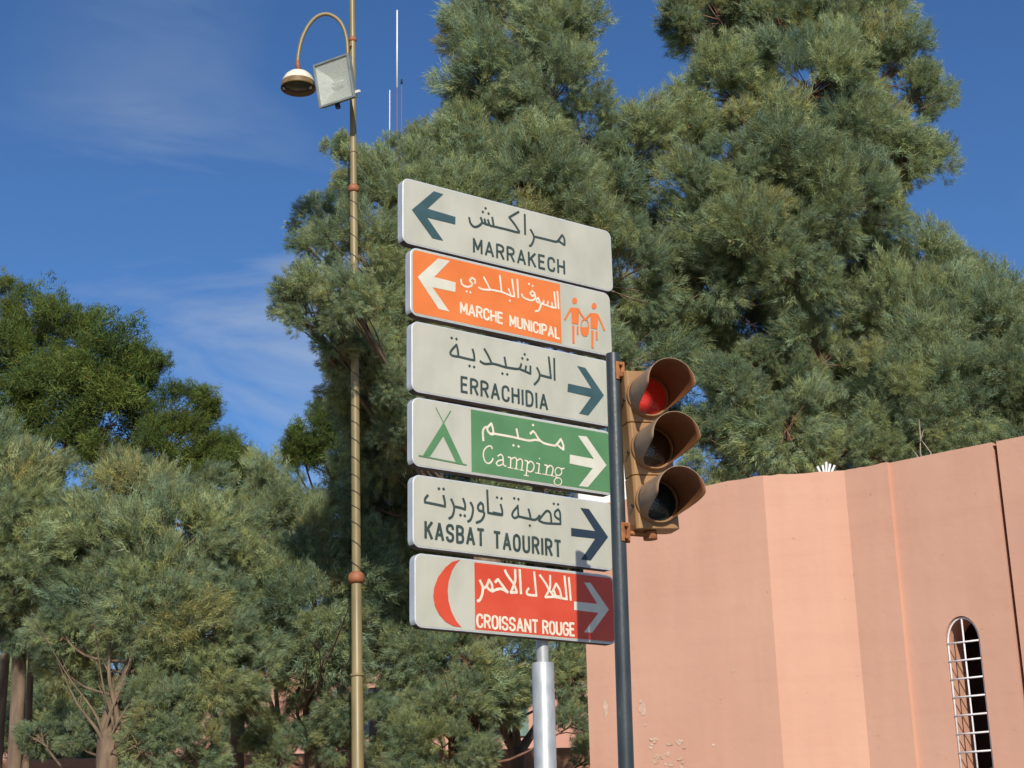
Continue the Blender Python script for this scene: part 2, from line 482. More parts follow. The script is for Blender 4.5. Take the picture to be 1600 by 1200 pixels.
# joint sides
mb.add([W(L, 0), W(L, 0, 0.09), W(L, ZT, 0.09), W(L, ZT)], [(0, 1, 2, 3)])
wall('window_wall', mb)
# joint bottom and the wall right of it
gd = (G_ - E2).normalized()
E2b = D2 + wd * (L + 0.035)
G_ = E2b + gd * 1.6
mb = MB()
jb = [W(L, 0, 0.09), W(L + 0.035, 0, 0.09), W(L + 0.035, ZT - 0.02, 0.09), W(L, ZT - 0.02, 0.09)]
mb.add(jb, [(0, 1, 2, 3)])
wall('expansion_joint', mb, mat=BROWNWALL)
mb = MB(); rough_quad_wall(mb, E2b, G_, 0, ZT, 8)
mb.add([W(L + 0.035, 0, 0.09), W(L + 0.035, 0), W(L + 0.035, ZT), W(L + 0.035, ZT, 0.09)], [(0, 1, 2, 3)])
wall('wall_panel', mb)
# interior box behind the window, floor to roof
mb = MB()
for (u0, u1, z0, z1, d0, d1) in [(ul - 0.6, ur + 0.6, ZB - 0.8, zsp + 0.8, DEP, 1.3)]:
    q = [W(u0, z0, d0), W(u1, z0, d0), W(u1, z1, d0), W(u0, z1, d0), W(u0, z0, d1), W(u1, z0, d1), W(u1, z1, d1), W(u0, z1, d1)]
    mb.add(q, [(4, 5, 6, 7), (0, 4, 7, 3), (1, 2, 6, 5), (0, 1, 5, 4), (3, 7, 6, 2)])
wall('window_room', mb, mat=DARKROOM)
# back walls and roof
Bk1 = Vector((A.x + 0.3, 18.0, 0)); Bk2 = Vector((G_.x + 1.0, 18.0, 0))
mb = MB(); rough_quad_wall(mb, G_, Bk2, 0, ZT, 4); rough_quad_wall(mb, Bk2, Bk1, 0, ZT, 4); rough_quad_wall(mb, Bk1, A, 0, ZT, 6); wall('back_wall', mb)
poly = [A, B, C_, D_, D2, E1, E2b, G_, Bk2, Bk1]
mb = MB(); mb.add([loc(Vector((p.x, p.y, ZT - 0.03))) for p in poly], [tuple(range(len(poly)))]); wall('roof', mb, mat=ROOF)
# window grille
grl = bpy.data.objects.new('window_grille', None); link(grl, bld)
gi = 0.028
bt = 0.0075
def bar(p, q, name='bar', r=bt):
    m = MB().tube([p, q], r, 6); return m.build(name, GRILLE, grl, True)
fr = [W(ul + 0.012, ZB + 0.01, gi)] + [W(uc + (hw - 0.012) * math.cos(math.pi * (1 - i / 16)), zsp + (ztop - zsp - 0.012) * math.sin(math.pi * i / 16), gi) for i in range(17)] + [W(ur - 0.012, ZB + 0.01, gi)]
MB().tube(fr, 0.0085, 6).build('grille_frame', GRILLE, grl, True)
bar(W(uc, ZB + 0.01, gi), W(uc, ztop - 0.012, gi))
zz = zsp
sp = (wuz(1480, 1008)[1] - wuz(1490, 1150)[1]) / 5
while zz > ZB:
    bar(W(ul + 0.0, zz, gi - 0.008), W(ur - 0.0, zz, gi - 0.008)); zz -= sp
# worn patches on the lower left wall (thin raised remains of render and paper)
pd = (B - A).normalized()
def wl(x, y, off=-0.004):
    h = plane_hit(A, pd, x, y)
    n = Vector((-pd.y, pd.x, 0)); n = n if n.y > 0 else -n
    return loc(h + n * off)
def blob_patch(cx, cy, rx, ry, name='bare_patch', mat=CHIP, n=16, off=-0.004):
    c = wl(cx, cy, off)
    vs = [c]
    for k in range(n):
        a = 2 * math.pi * k / n
        s = random.uniform(0.6, 1.15)
        vs.append(wl(cx + rx * s * math.cos(a), cy + ry * s * math.sin(a), off))
    mesh_obj(name, vs, [(0, 1 + k, 1 + (k + 1) % n) for k in range(n)], mat, bld)
for (x, y, rx, ry) in [(1005, 1108, 7, 10), (1001, 1096, 3, 4), (947, 1105, 5, 16), (1146, 1048, 2, 3), (1008, 1132, 3, 4), (1115, 1164, 3, 3)]:
    blob_patch(x, y, rx, ry)
for k in range(26):
    x = random.uniform(1016, 1072); y = random.uniform(1154, 1200)
    if 1030 < x < 1060 and random.random() < 0.35: continue
    blob_patch(x, y, random.uniform(2, 6), random.uniform(2, 5), off=-0.003 - 0.0002 * k, n=9)

# white block on the roof behind, white spikes, dry stems
p0 = at(903, 800, 16.0); p1 = at(1004, 800, 16.0); pt_ = at(950, 723, 16.0)
rb = MB().box(((p0.x + p1.x) / 2, 16.4, (ZT - 0.03 + pt_.z) / 2), ((p1.x - p0.x) / 2, 0.5, (pt_.z - ZT + 0.03) / 2)).build('rooftop_block', WHITEWASH)
bevel(rb, 0.02)
rb['label'] = 'small whitewashed block standing on the salmon roof, glimpsed behind the traffic light'; rb['category'] = 'rooftop hut'
sb = at(1290, 744, 13.75); 
sb.z = ZT - 0.03
spk = thing('spiked_ornament', 'fan of short white metal spikes rising above the salmon wall', 'spikes', sb)
for i, (x, y) in enumerate([(1277, 729), (1285, 727), (1291, 722), (1297, 725), (1304, 727)]):
    q = at(x, y, 13.75)
    MB().tube([Vector((0, 0, 0)), q - sb], [0.009, 0.011], 6).build('spike', WHITEP, spk, True)
stb = at(1442, 714, 13.3); stb.z = ZT - 0.03
st = thing('dry_plant', 'pale dry stems growing out of the top of the salmon wall', 'dry plant', stb)
for pts in ([(1438, 708), (1438, 680), (1436, 655)], [(1455, 708), (1445, 695), (1440, 688)], [(1438, 690), (1443, 672)], [(1433, 712), (1426, 703)]):
    q = [at(x, y, 13.3 + 0.03 * i) - stb for i, (x, y) in enumerate(pts)]
    q = [Vector((0, 0, 0))] + q if pts[0][1] > 700 else q
    MB().tube(q, [0.006] * (len(q) - 1) + [0.003], 5).build('stem', DRYSTEM, st, True)

# ---------------------------------------------------------------- far pink house and perimeter wall
hz = at(600, 1046, 42).z
hx0 = at(-60, 1046, 42).x; hx1 = at(960, 1046, 42).x
fh = thing('pink_house', 'low pink house with shuttered windows seen between the tree trunks', 'house', (0, 42, 0))
MB().box(((hx0 + hx1) / 2, 3, hz / 2), ((hx1 - hx0) / 2, 3, hz / 2)).build('wall', PLASTER_FAR, fh)
MB().box(((hx0 + hx1) / 2, -0.06, hz - 0.16), ((hx1 - hx0) / 2 + 0.05, 0.06, 0.16)).build('cornice', PLASTER_FAR, fh)
for (x, y) in [(577, 1115), (770, 1112)]:
    c = at(x, y, 42)
    w = bpy.data.objects.new('window', None); link(w, fh); w.location = (c.x, 0, c.z)
    MB().box((0, -0.03, 0), (0.42, 0.03, 0.62)).build('pane', GLASSDARK, w)
    MB().box((-0.68, -0.05, 0), (0.24, 0.03, 0.64)).build('shutter', SHUTTER, w)
    MB().box((0.68, -0.05, 0), (0.24, 0.03, 0.64)).build('shutter', SHUTTER, w)
    MB().box((0, -0.06, 0.70), (0.55, 0.06, 0.05)).build('lintel', PLASTER_FAR, w)
zt = at(60, 1186, 25).z
pw = MB().box((-3.5, 25.2, zt / 2), (8.5, 0.2, zt / 2)).build('perimeter_wall', BROWNWALL)
bevel(pw, 0.03)
pw['label'] = 'brown earthen perimeter wall running behind the lower tree trunks'; pw['category'] = 'wall'

# masts behind the trees, on the roof of the far house
def mast(name, label, x, segs, Y=44.0):
    b = at(x, segs[-1][1], Y); b.z = hz
    t = thing(name, label, 'antenna', b)
    for (y0, y1, wpx, mat, part) in segs:
        a = at(x, y0, Y) - b; c = at(x, y1, Y) - b
        c.x = a.x
        if (y0, y1, wpx, mat, part) == segs[-1]: c = Vector((a.x, 0, 0))
        MB().tube([a, c], [wpx * Y / FOC * 0.42, wpx * Y / FOC * 0.5], 8).build(part, mat, t, True)
    return t
mast('antenna_mast', 'tall white rod antenna on a red mast rising above the trees', 620.5, [(16, 137, 3.2, WHITEP, 'rod'), (137, 200, 1.8, RUSTBAND, 'lower_mast')])
mast('antenna_mast', 'thin red pole just right of the tall white rod antenna', 627.5, [(124, 131, 4, BLACK, 'cap'), (131, 200, 1.5, RUSTBAND, 'pole')])
mast('antenna_mast', 'short white rod antenna left of the tall one', 609, [(141, 196, 2.0, WHITEP, 'rod')])

# ---------------------------------------------------------------- street lamp
YL = 17.0
lt = at(550, -60, YL); lb = at(560, 1330, YL)
dirp = (lt - lb).normalized()
gp = lb - dirp * (lb.z / dirp.z)
lamp = thing('street_lamp', 'tall ochre gold street lamp post with red brown collars and a curved arm', 'street lamp', gp)
def onpost(y):
    # point on the post axis at image row y (approximate by similar rows)
    a = at(550 + 7.0 * y / 1200.0, y, YL)
    t = (a.z - gp.z) / dirp.z
    return gp + dirp * t
def LL(p): return Vector(p) - gp
ys = [1330, 1056, 1055, 904, 903, 610, 296, 294, 90, -60]
rs = [9.6, 9.2, 8.6, 8.2, 7.2, 7.0, 6.6, 5.8, 5.6, 5.2]
pts = [Vector((0, 0, 0)), Vector(dirp * 0.6)] + [LL(onpost(y)) for y in ys]
rr = [0.11, 0.075] + [r * YL / FOC for r in rs]
MB().tube(pts, rr, 20).build('post', GOLD, lamp, True)
auto_smooth(lamp.children[0])
MB().tube([Vector((0, 0, 0.0)), Vector((0, 0, 0.05))], [0.22, 0.20], 20).build('base_plate', GOLD, lamp)
def collar(y, rpx, hpx, mat, name='collar'):
    c = LL(onpost(y)); h = hpx * YL / FOC; r = rpx * YL / FOC
    mb = MB().tube([c - dirp * h, c - dirp * h * 0.6, c, c + dirp * h * 0.6, c + dirp * h], [r * 0.72, r * 0.95, r, r * 0.9, r * 0.65], 20)
    return mb.build(name, mat, lamp, True)
collar(903, 13.5, 9, RUSTBAND); collar(295, 10, 7, RUSTBAND); collar(62, 7.5, 5, RUSTBAND); collar(1055, 11.5, 3, GOLD); collar(238, 7.2, 2, GOLD)
# wire wound round the post
wp = []
def wirerun(y0, y1, turns):
    n = int(turns * 14)
    out = []
    for i in range(n + 1):
        t = i / n
        y = y0 + (y1 - y0) * t
        c = LL(onpost(y)); r = (7.6 - 0.9 * (900 - y) / 600) * YL / FOC
        a = 2 * math.pi * (turns * t + 0.25 * math.sin(9 * t) + 0.12 * math.sin(23 * t))
        out.append(c + Vector((math.cos(a) * r, math.sin(a) * r, 0)))
    return out
MB().tube(wirerun(300, 893, 21), 0.0055, 5).build('wire', WIREM, lamp, True)
# curved arm
armpx = [(543, 96), (543, 78), (541, 58), (534, 38), (522, 26), (508, 22), (494, 27), (482, 40), (472, 60), (467, 80), (465, 98)]
ap = [LL(at(x, y, YL - 0.12)) for x, y in armpx]
def smooth_pts(P_, n=5):
    out = []
    for i in range(len(P_) - 1):
        p0 = P_[max(i - 1, 0)]; p1 = P_[i]; p2 = P_[i + 1]; p3 = P_[min(i + 2, len(P_) - 1)]
        for k in range(n):
            t = k / n
            out.append(0.5 * ((2 * p1) + (p2 - p0) * t + (2 * p0 - 5 * p1 + 4 * p2 - p3) * t * t + (3 * p1 - p0 - 3 * p2 + p3) * t ** 3))
    out.append(P_[-1]); return out
MB().tube(smooth_pts(ap), 0.0235, 12).build('arm', GOLD, lamp, True)
for y in (72, 90):
    a = LL(at(543, y, YL - 0.12)); b = LL(onpost(y))
    MB().tube([a, b], 0.014, 8).build('arm_bracket', RUST, lamp, True)
# lamp head
hc = LL(at(466, 135, YL - 0.12)); s_ = YL / FOC
Mh = Matrix.Translation(hc)
head = bpy.data.objects.new('lamp_head', None); link(head, lamp)
R_ = 29 * s_
MB().lathe([(0.0, R_ * 1.02), (R_ * .3, R_ * 0.98), (R_ * .6, R_ * .85), (R_ * .8, R_ * .66), (R_ * .93, R_ * .42), (R_ * 0.98, R_ * .22)], Mh, 36).build('dome', LAMPTOP, head, True)
MB().lathe([(R_ * .98, R_ * .24), (R_ * 1.0, R_ * .06), (R_ * 1.04, -R_ * .02), (R_ * 1.05, -R_ * .15), (R_ * 1.0, -R_ * .17), (R_ * .98, -R_ * .06), (R_ * .86, R_ * .06)], Mh, 36).build('rim', LAMPRIM, head, True)
MB().lathe([(R_ * .88, R_ * .05), (R_ * .5, -R_ * .06), (0, -R_ * .1)], Mh, 30).build('diffuser', base_mat('smoked_lamp_bowl', (0.07, 0.06, 0.05), 0.25)[0], head, True)
MB().tube([hc + Vector((0, 0, R_ * .98)), LL(at(465.3, 100, YL - .12)), LL(at(465, 96, YL - .12))], [0.03, 0.027, 0.026], 12).build('neck', RUSTBAND, head, True)
for (dx) in (-0.78, 0.80):
    MB().box(hc + Vector((R_ * dx, -R_ * .35, -R_ * .3)), (0.014, 0.02, 0.03)).build('latch', BLACK, head)

# floodlight (hangs on the post: a thing of its own)
Yf = YL - 0.45
TLc = at(492, 103, Yf + 0.12); TRc = at(546, 84, Yf - 0.12)
best = min((abs((TRc - TLc).dot(TLc - at(502, 170, Yf + 0.12 + e / 100.0))), e) for e in range(-40, 60))[1]
BLc = at(502, 170, Yf + 0.12 + best / 100.0)
u = TRc - TLc; v = TLc - BLc
hwf, hhf = u.length / 2, v.length / 2
FC = (TRc + BLc) / 2
u.normalize(); nv = u.cross(v).normalized(); v = nv.cross(u).normalized()
fl = thing('floodlight', 'square grey floodlight with dusty glass clamped to the gold lamp post', 'floodlight', FC)
FM = Matrix((u, v, nv)).transposed()
if nv.y > 0: pass
fl.rotation_euler = FM.to_euler()
mb = MB()
fo = [(-hwf, -hhf, 0.02), (hwf, -hhf, 0.02), (hwf, hhf, 0.02), (-hwf, hhf, 0.02)]
bk = [(-hwf * .96, -hhf * .96, -0.05), (hwf * .96, -hhf * .96, -0.05), (hwf * .96, hhf * .96, -0.05), (-hwf * .96, hhf * .96, -0.05)]
b2 = [(-hwf * .55, -hhf * .6, -0.17), (hwf * .55, -hhf * .6, -0.17), (hwf * .55, hhf * .6, -0.17), (-hwf * .55, hhf * .6, -0.17)]
mb.add(fo + bk + b2, [(0, 4, 5, 1), (1, 5, 6, 2), (2, 6, 7, 3), (3, 7, 4, 0), (4, 8, 9, 5), (5, 9, 10, 6), (6, 10, 11, 7), (7, 11, 8, 4), (8, 11, 10, 9)])
mb.build('housing', GREYMETAL, fl)
mb = MB()
for (c, h) in [((0, hhf - .009, .03), (hwf + .004, .012, .012)), ((0, -hhf + .009, .03), (hwf + .004, .012, .012)), ((hwf - .009, 0, .0305), (.012, hhf - .003, .012)), ((-hwf + .009, 0, .0305), (.012, hhf - .003, .012))]:
    mb.box(c, h)
bevel(mb.build('front_frame', GREYMETAL, fl), 0.003)
mb = MB()
i0 = [(-hwf + .02, -hhf + .02, 0.02), (hwf - .02, -hhf + .02, 0.02), (hwf - .02, hhf - .02, 0.02), (-hwf + .02, hhf - .02, 0.02)]
i1 = [(-0.09, -0.07, -0.10), (0.09, -0.07, -0.10), (0.09, 0.07, -0.10), (-0.09, 0.07, -0.10)]
mb.add(i0 + i1, [(0, 1, 5, 4), (1, 2, 6, 5), (2, 3, 7, 6), (3, 0, 4, 7), (4, 5, 6, 7)])
mb.build('reflector', REFLECTOR, fl)
MB().tube([(-0.085, 0.0, -0.055), (0.085, 0.0, -0.055)], 0.012, 8).build('bulb', WHITEP, fl, True)
MB().tube([(0, -0.04, -0.05), (0.0, -0.045, -0.085)], 0.022, 10).build('bulb_holder', GREYMETAL, fl, True)
MB().box((0, 0, 0.026), (hwf - .02, hhf - .02, 0.002)).build('glass', GLASS, fl)
for (x, y) in [(-0.03, -hhf - 0.02)]:
    MB().box((x, y, -0.02), (0.022, 0.035, 0.022)).build('hinge', BLACK, fl)
MB().box((hwf + 0.02, -hhf * .75, -0.02), (0.03, 0.014, 0.014)).build('side_clip', WHITEP, fl)
pc = fl.matrix_basis.inverted() if False else None
pb = (onpost(128) - FC)
Ri = FM.transposed()
MB().tube([(0, 0, -0.16), Ri @ (pb * 0.99)], 0.03, 8).build('mounting_arm', BLACK, fl, True)

# ---------------------------------------------------------------- sign stack
az = rad(55.36)
SD = Vector((math.sin(az), math.cos(az), 0)); SN = Vector((SD.y, -SD.x, 0))   # along the signs / out of the face
SO = at(640, 640, 7.6)
def suv(x, y):
    r = ray(x, y); t = (SO - CAM).dot(SN) / r.dot(SN)
    h = CAM + r * t
    return (h - SO).dot(SD), h.z
def rrect(u0, u1, v0, v1, r, n=7):
    out = []
    for (cx, cy, a0) in [(u1 - r, v1 - r, 0), (u0 + r, v1 - r, 90), (u0 + r, v0 + r, 180), (u1 - r, v0 + r, 270)]:
        for k in range(n + 1):
            a = rad(a0 + 90 * k / n); out.append((cx + r * math.cos(a), cy + r * math.sin(a)))
    return out
def clip_u(poly, uc_, keep_right):
    out = []
    for i in range(len(poly)):
        a, b = poly[i], poly[(i + 1) % len(poly)]
        ia = (a[0] >= uc_) == keep_right; ib = (b[0] >= uc_) == keep_right
        if ia: out.append(a)
        if ia != ib:
            t = (uc_ - a[0]) / (b[0] - a[0]); out.append((uc_, a[1] + t * (b[1] - a[1])))
    return out

class Sign:
    """local frame: x along the sign, y into the sign (away from the viewer), z up; origin at the lower left face corner"""
    def __init__(s, label, u0, u1, v0, v1, name='direction_sign'):
        s.u0, s.v0 = u0, v0; s.w, s.h = u1 - u0, v1 - v0
        o = SO + SD * u0; o.z = v0
        s.o = thing(name, label, 'sign', o, (0, 0, math.pi / 2 - az), 'signs stacked on the silver post')
        R = 0.042
        T = 0.052
        out = rrect(0, s.w, 0, s.h, R)
        n = len(out)
        vs = [(x, 0.0, z) for x, z in out] + [(x, T, z) for x, z in out]
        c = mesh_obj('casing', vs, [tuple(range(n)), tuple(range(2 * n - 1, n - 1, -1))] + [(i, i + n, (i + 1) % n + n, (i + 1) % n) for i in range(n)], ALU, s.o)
        recalc(c); c.data.materials.append(SHADE_BROWN)
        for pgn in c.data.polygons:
            if pgn.normal.z < -0.6: pgn.material_index = 1  # underside colour holds its shade and the brown bounce off the ground
        bevel(c, 0.004, 2)
        # raised rim
        r_in = rrect(0.008, s.w - 0.008, 0.008, s.h - 0.008, R - 0.008)
        s.face_out = r_in
        s.flat('face', r_in, -0.0012, FACE)
        s.k = 0
    def px(s, x, y):
        a, b = suv(x, y); return (a - s.u0, b - s.v0)
    def flat(s, name, poly, y, mat):
        # thin sheet with its own thickness, front at local y
        n = len(poly)
        vs = [(a, y, b) for a, b in poly] + [(a, y + 0.0008, b) for a, b in poly]
        o = mesh_obj(name, vs, [tuple(range(n))] + [(i, (i + 1) % n, (i + 1) % n + n, i + n) for i in range(n)], mat, s.o)
        recalc(o)
        return o
    def field(s, xpx, ypx, right, mat, xl=None):
        uc_ = s.px(xpx, ypx)[0]
        p = clip_u(s.face_out, uc_, right)
        if not right:
            p2 = [(max(a, 0.010), b) for a, b in p]
        # pull in a little so the cream rim shows
        cx = sum(a for a, b in p) / len(p)
        q = [(a if abs(a - uc_) < 1e-6 else (a - 0.006 if a > cx else a + 0.006), min(max(b, 0.015), s.h - 0.015)) for a, b in p]
        return s.flat('colour_field', q, -0.0022, mat)
    def shape(s, name, pts, mat, Z=None, off=-0.0036):
        q = [s.px(*zz(Z, p)) for p in pts]
        return s.flat(name, q, off, mat)
    def strokes(s, name, lst, mat, width, Z=None, uv_pts=False, off=-0.0034):
        mb = MB(); k = 0
        for st_ in lst:
            w = width; sm = True
            if isinstance(st_, tuple) and isinstance(st_[0], list):
                st_, opt = st_; w = opt.get('w', width); sm = opt.get('s', True)
            if name == 'arabic_lettering': w *= 1.28 if len(st_) > 1 else 1.5
            P_ = [Vector((*(p if uv_pts else s.px(*zz(Z, p))), 0)) for p in st_]
            ribbon(mb, P_, w, off - 0.00006 * k, sm); k = (k + 1) % 12
        return mb.build(name, mat, s.o, fix=False)
def zz(Z, p):
    return p if Z is None else (Z[0] + p[0] / Z[2], Z[1] + p[1] / Z[2])
def ribbon(mb, P_, w, y, smooth=True):
    if len(P_) == 1:
        c = P_[0]; vs = [(c.x + w * math.cos(a) * 0.62, y, c.y + w * math.sin(a) * 0.62) for a in [math.pi * k / 2 for k in range(4)]]
        mb.add(vs, [(0, 1, 2, 3)]); return
    # split at sharp corners
    runs = [[P_[0]]]
    for i in range(1, len(P_)):
        runs[-1].append(P_[i])
        if i < len(P_) - 1:
            a = (P_[i] - P_[i - 1]).normalized(); b = (P_[i + 1] - P_[i]).normalized()
            if a.dot(b) < 0.25: runs.append([P_[i]])
    for ri, r in enumerate(runs):
        if len(r) > 2 and smooth: r = smooth_pts(r, 5)
        r = [p for i, p in enumerate(r) if i == 0 or (p - r[i - 1]).length > 1e-5]
        n = len(r); vs = []
        for i, p in enumerate(r):
            a = r[max(i - 1, 0)]; b = r[min(i + 1, n - 1)]
            t = (b - a).normalized(); nn = Vector((-t.y, t.x, 0)) * (w / 2)
            e = t * (w * 0.25) if i == n - 1 else (-t * (w * 0.25) if i == 0 else Vector((0, 0, 0)))
            vs += [(p.x + e.x + nn.x, y - ri * 0.00002, p.y + e.y + nn.y), (p.x + e.x - nn.x, y - ri * 0.00002, p.y + e.y - nn.y)]
        mb.add(vs, [(2 * i, 2 * i + 1, 2 * i + 3, 2 * i + 2) for i in range(n - 1)])

c_ = lambda cx, cy, rx, ry, a0, a1, n=8: [(cx + rx * math.cos(rad(a0 + (a1 - a0) * k / n)), cy + ry * math.sin(rad(a0 + (a1 - a0) * k / n))) for k in range(n + 1)]
GL = {
 'M': (1.0, [[(0, 0), (0, 1)], [(0, 1), (.5, .25)], [(.5, .25), (1, 1)], [(1, 1), (1, 0)]]),
 'A': (0.95, [[(0, 0), (.5, 1)], [(.5, 1), (1, 0)], [(.2, .3), (.8, .3)]]),
 'R': (0.85, [[(0, 0), (0, 1)], [(0, 1), (.5, 1), (.88, .92), (1, .76), (.88, .58), (.5, .5), (0, .5)], [(.5, .5), (1, 0)]]),
 'K': (0.85, [[(0, 0), (0, 1)], [(1, 1), (0.03, .42)], [(.35, .6), (1, 0)]]),
 'E': (0.72, [[(0, 0), (0, 1)], [(0, 1), (1, 1)], [(0, .52), (.88, .52)], [(0, 0), (1, 0)]]),
 'C': (0.82, [[(1, .74), (.92, .92), (.55, 1), (.12, .9), (0, .65), (0, .35), (.12, .1), (.55, 0), (.92, .08), (1, .26)]]),
 'G': (0.85, [[(1, .76), (.9, .93), (.55, 1), (.12, .9), (0, .65), (0, .35), (.12, .1), (.5, 0), (.88, .08), (1, .25), (1, .46)], [(1, .46), (.58, .46)]]),
 'H': (0.85, [[(0, 0), (0, 1)], [(1, 0), (1, 1)], [(0, .52), (1, .52)]]),
 'U': (0.85, [[(0, 1), (0, .3), (.12, .08), (.5, 0), (.88, .08), (1, .3), (1, 1)]]),
 'N': (0.9, [[(0, 0), (0, 1)], [(0, 1), (1, 0)], [(1, 0), (1, 1)]]),
 'I': (0.0, [[(0, 0), (0, 1)]]),
 'P': (0.8, [[(0, 0), (0, 1)], [(0, 1), (.55, 1), (.9, .92), (1, .74), (.9, .55), (.55, .46), (0, .46)]]),
 'L': (0.7, [[(0, 1), (0, 0)], [(0, 0), (1, 0)]]),
 'D': (0.85, [[(0, 0), (0, 1)], [(0, 1), (.5, 1), (.88, .88), (1, .6), (1, .4), (.88, .12), (.5, 0), (0, 0)]]),
 'S': (0.82, [[(1, .78), (.88, .94), (.5, 1), (.12, .92), (0, .75), (.12, .58), (.5, .5), (.88, .42), (1, .25), (.88, .07), (.5, 0), (.12, .06), (0, .22)]]),
 'B': (0.82, [[(0, 0), (0, 1)], [(0, 1), (.55, 1), (.9, .92), (.96, .76), (.88, .6), (.5, .53), (0, .53)], [(.5, .53), (.9, .44), (1, .27), (.9, .08), (.5, 0), (0, 0)]]),
 'T': (0.8, [[(0, 1), (1, 1)], [(.5, 1), (.5, 0)]]),
 'O': (0.85, [[(.5, 1), (.12, .9), (0, .65), (0, .35), (.12, .1), (.5, 0), (.88, .1), (1, .35), (1, .65), (.88, .9), (.5, 1)]]),
}
def word(sg, txt, bl, br, tl, mat, bold=0.145, gap=0.55, name='latin_lettering'):
    (ua, va), (ub, vb), (uc2, vc) = sg.px(*bl), sg.px(*br), sg.px(*tl)
    H = vc - va
    units = sum(GL[ch][0] for ch in txt)
    sw = bold * H
    # total = k*units + (n-1)*gap_k + stroke margins
    n = len(txt)
    total = (ub - ua) - sw
    gapm = gap
    k = total / (units + gapm * (n - 1))
    x = ua + sw / 2; lst = []
    for ch in txt:
        wch = GL[ch][0] * k
        t = (x - ua) / (ub - ua); y0 = va + (vb - va) * t + sw / 2
        for st_ in GL[ch][1]:
            lst.append(([(x + a * wch, y0 + b * (H - sw)) for a, b in st_], {}))
        x += wch + gapm * k
    sg.strokes(name, lst, mat, sw, uv_pts=True)

def box4(i):
    return S4[i]
S4 = [(-0.041, 1.325, 4.838, 5.208), (0.005, 1.298, 4.452, 4.826), (0.012, 1.281, 4.045, 4.424), (0.015, 1.266, 3.661, 4.020), (0.017, 1.254, 3.254, 3.620), (0.027, 1.245, 2.865, 3.228)]
Z1a = (620, 270, 8.889); Z1b = (720, 310, 8.889)
W1 = 0.0098
s1 = Sign('topmost cream sign with a left arrow pointing to Marrakech', *S4[0])
s1.shape('arrow', [(205, 515), (510, 258), (640, 300), (422, 500), (810, 615), (808, 718), (415, 622), (640, 945), (490, 910)], ARROW_INK, Z1a)
s1.strokes('arabic_lettering', [
    [(1435, 650), (1390, 618), (1355, 590)], [(1345, 592), (1375, 550), (1402, 510), (1432, 560), (1438, 645)],
    [(1360, 592), (1310, 602), (1200, 575), (1010, 530)],
    [(965, 435), (1000, 500), (1012, 545), (1000, 600), (975, 650), (950, 662)],
    [(883, 225), (889, 500)],
    [(800, 188), (735, 225), (668, 265)], [(668, 265), (750, 370), (808, 465)], [(808, 472), (770, 470), (640, 435), (430, 385)],
    [(432, 265), (452, 385)], [(440, 385), (400, 375), (372, 300)], [(398, 372), (340, 358), (325, 290)],
    [(272, 270), (290, 335), (240, 385), (180, 395), (130, 345), (112, 270)], [(345, 358), (290, 335)],
    [(340, 138)], [(302, 190)], [(382, 212)]], INK, W1, Z1b)
word(s1, 'MARRAKECH', (738.6, 394.9), (882.8, 430.0), (739, 371.3), INK)

s2 = Sign('orange sign with a left arrow, market wording and two carrying figures at its right end', *S4[1])
s2.field(876.2, 500, False, ORANGE)
Z2a = (640, 390, 10.0); Z2b = (710, 420, 8.889)
s2.shape('arrow', [(120, 430), (440, 140), (625, 180), (378, 432), (715, 515), (708, 665), (352, 592), (615, 970), (450, 930)], PALE_INK, Z2a)
s2.strokes('arabic_lettering', [
    [(280, 205), (283, 160), (240, 125), (205, 165), (242, 205), (225, 243), (160, 252), (100, 215), (88, 150)], [(165, 318)], [(216, 330)],
    [(402, 118), (440, 190), (490, 290)], [(335, 262), (385, 288), (490, 296)], [(490, 292), (650, 325), (780, 378), (828, 388)],
    [(625, 95), (650, 320)], [(745, 280), (782, 375)], [(765, 445)], [(795, 148), (827, 388)], [(868, 150), (882, 405)],
    [(1112, 345), (1075, 310), (1045, 345), (1075, 385), (1112, 360), (1115, 405), (1080, 440), (1020, 432), (950, 398), (930, 355)], [(1030, 213)], [(1082, 240)],
    [(1182, 465), (1160, 405), (1128, 425), (1145, 465), (1190, 472), (1192, 520), (1165, 580), (1118, 592)],
    [(1185, 470), (1222, 492), (1238, 445)], [(1222, 492), (1280, 512), (1297, 455)], [(1280, 512), (1350, 540), (1350, 475)], [(1350, 538), (1405, 545)],
    [(1380, 325), (1404, 545)], [(1424, 318), (1442, 555)]], WARM_INK, 0.0085, Z2b)
word(s2, 'MARCHE', (718.2, 490.5), (785.8, 508.0), (719, 471.2), WARM_INK, 0.17, 0.42)
word(s2, 'MUNICIPAL', (795.5, 510.5), (874.6, 531.6), (796, 491.8), WARM_INK, 0.17, 0.42)
Zp = (860, 430, 9.23)
def ell(cx, cy, rx, ry, n=18): return [(cx + rx * math.cos(2 * math.pi * k / n), cy + ry * math.sin(2 * math.pi * k / n)) for k in range(n)]
def pictogram(sg, polys, strokes_, mat, Z, w):
    mb = MB(); k = 0
    for pl in polys:
        q = [sg.px(*zz(Z, p)) for p in pl]
        mb.add([(a, -0.0034 - 0.00008 * k, b) for a, b in q], [tuple(range(len(q)))]); k += 1
    for (pts, ww) in strokes_:
        ribbon(mb, [Vector((*sg.px(*zz(Z, p)), 0)) for p in pts], ww, -0.0034 - 0.00008 * k, True); k += 1
    return mb.build('pictogram', mat, sg.o, fix=False)
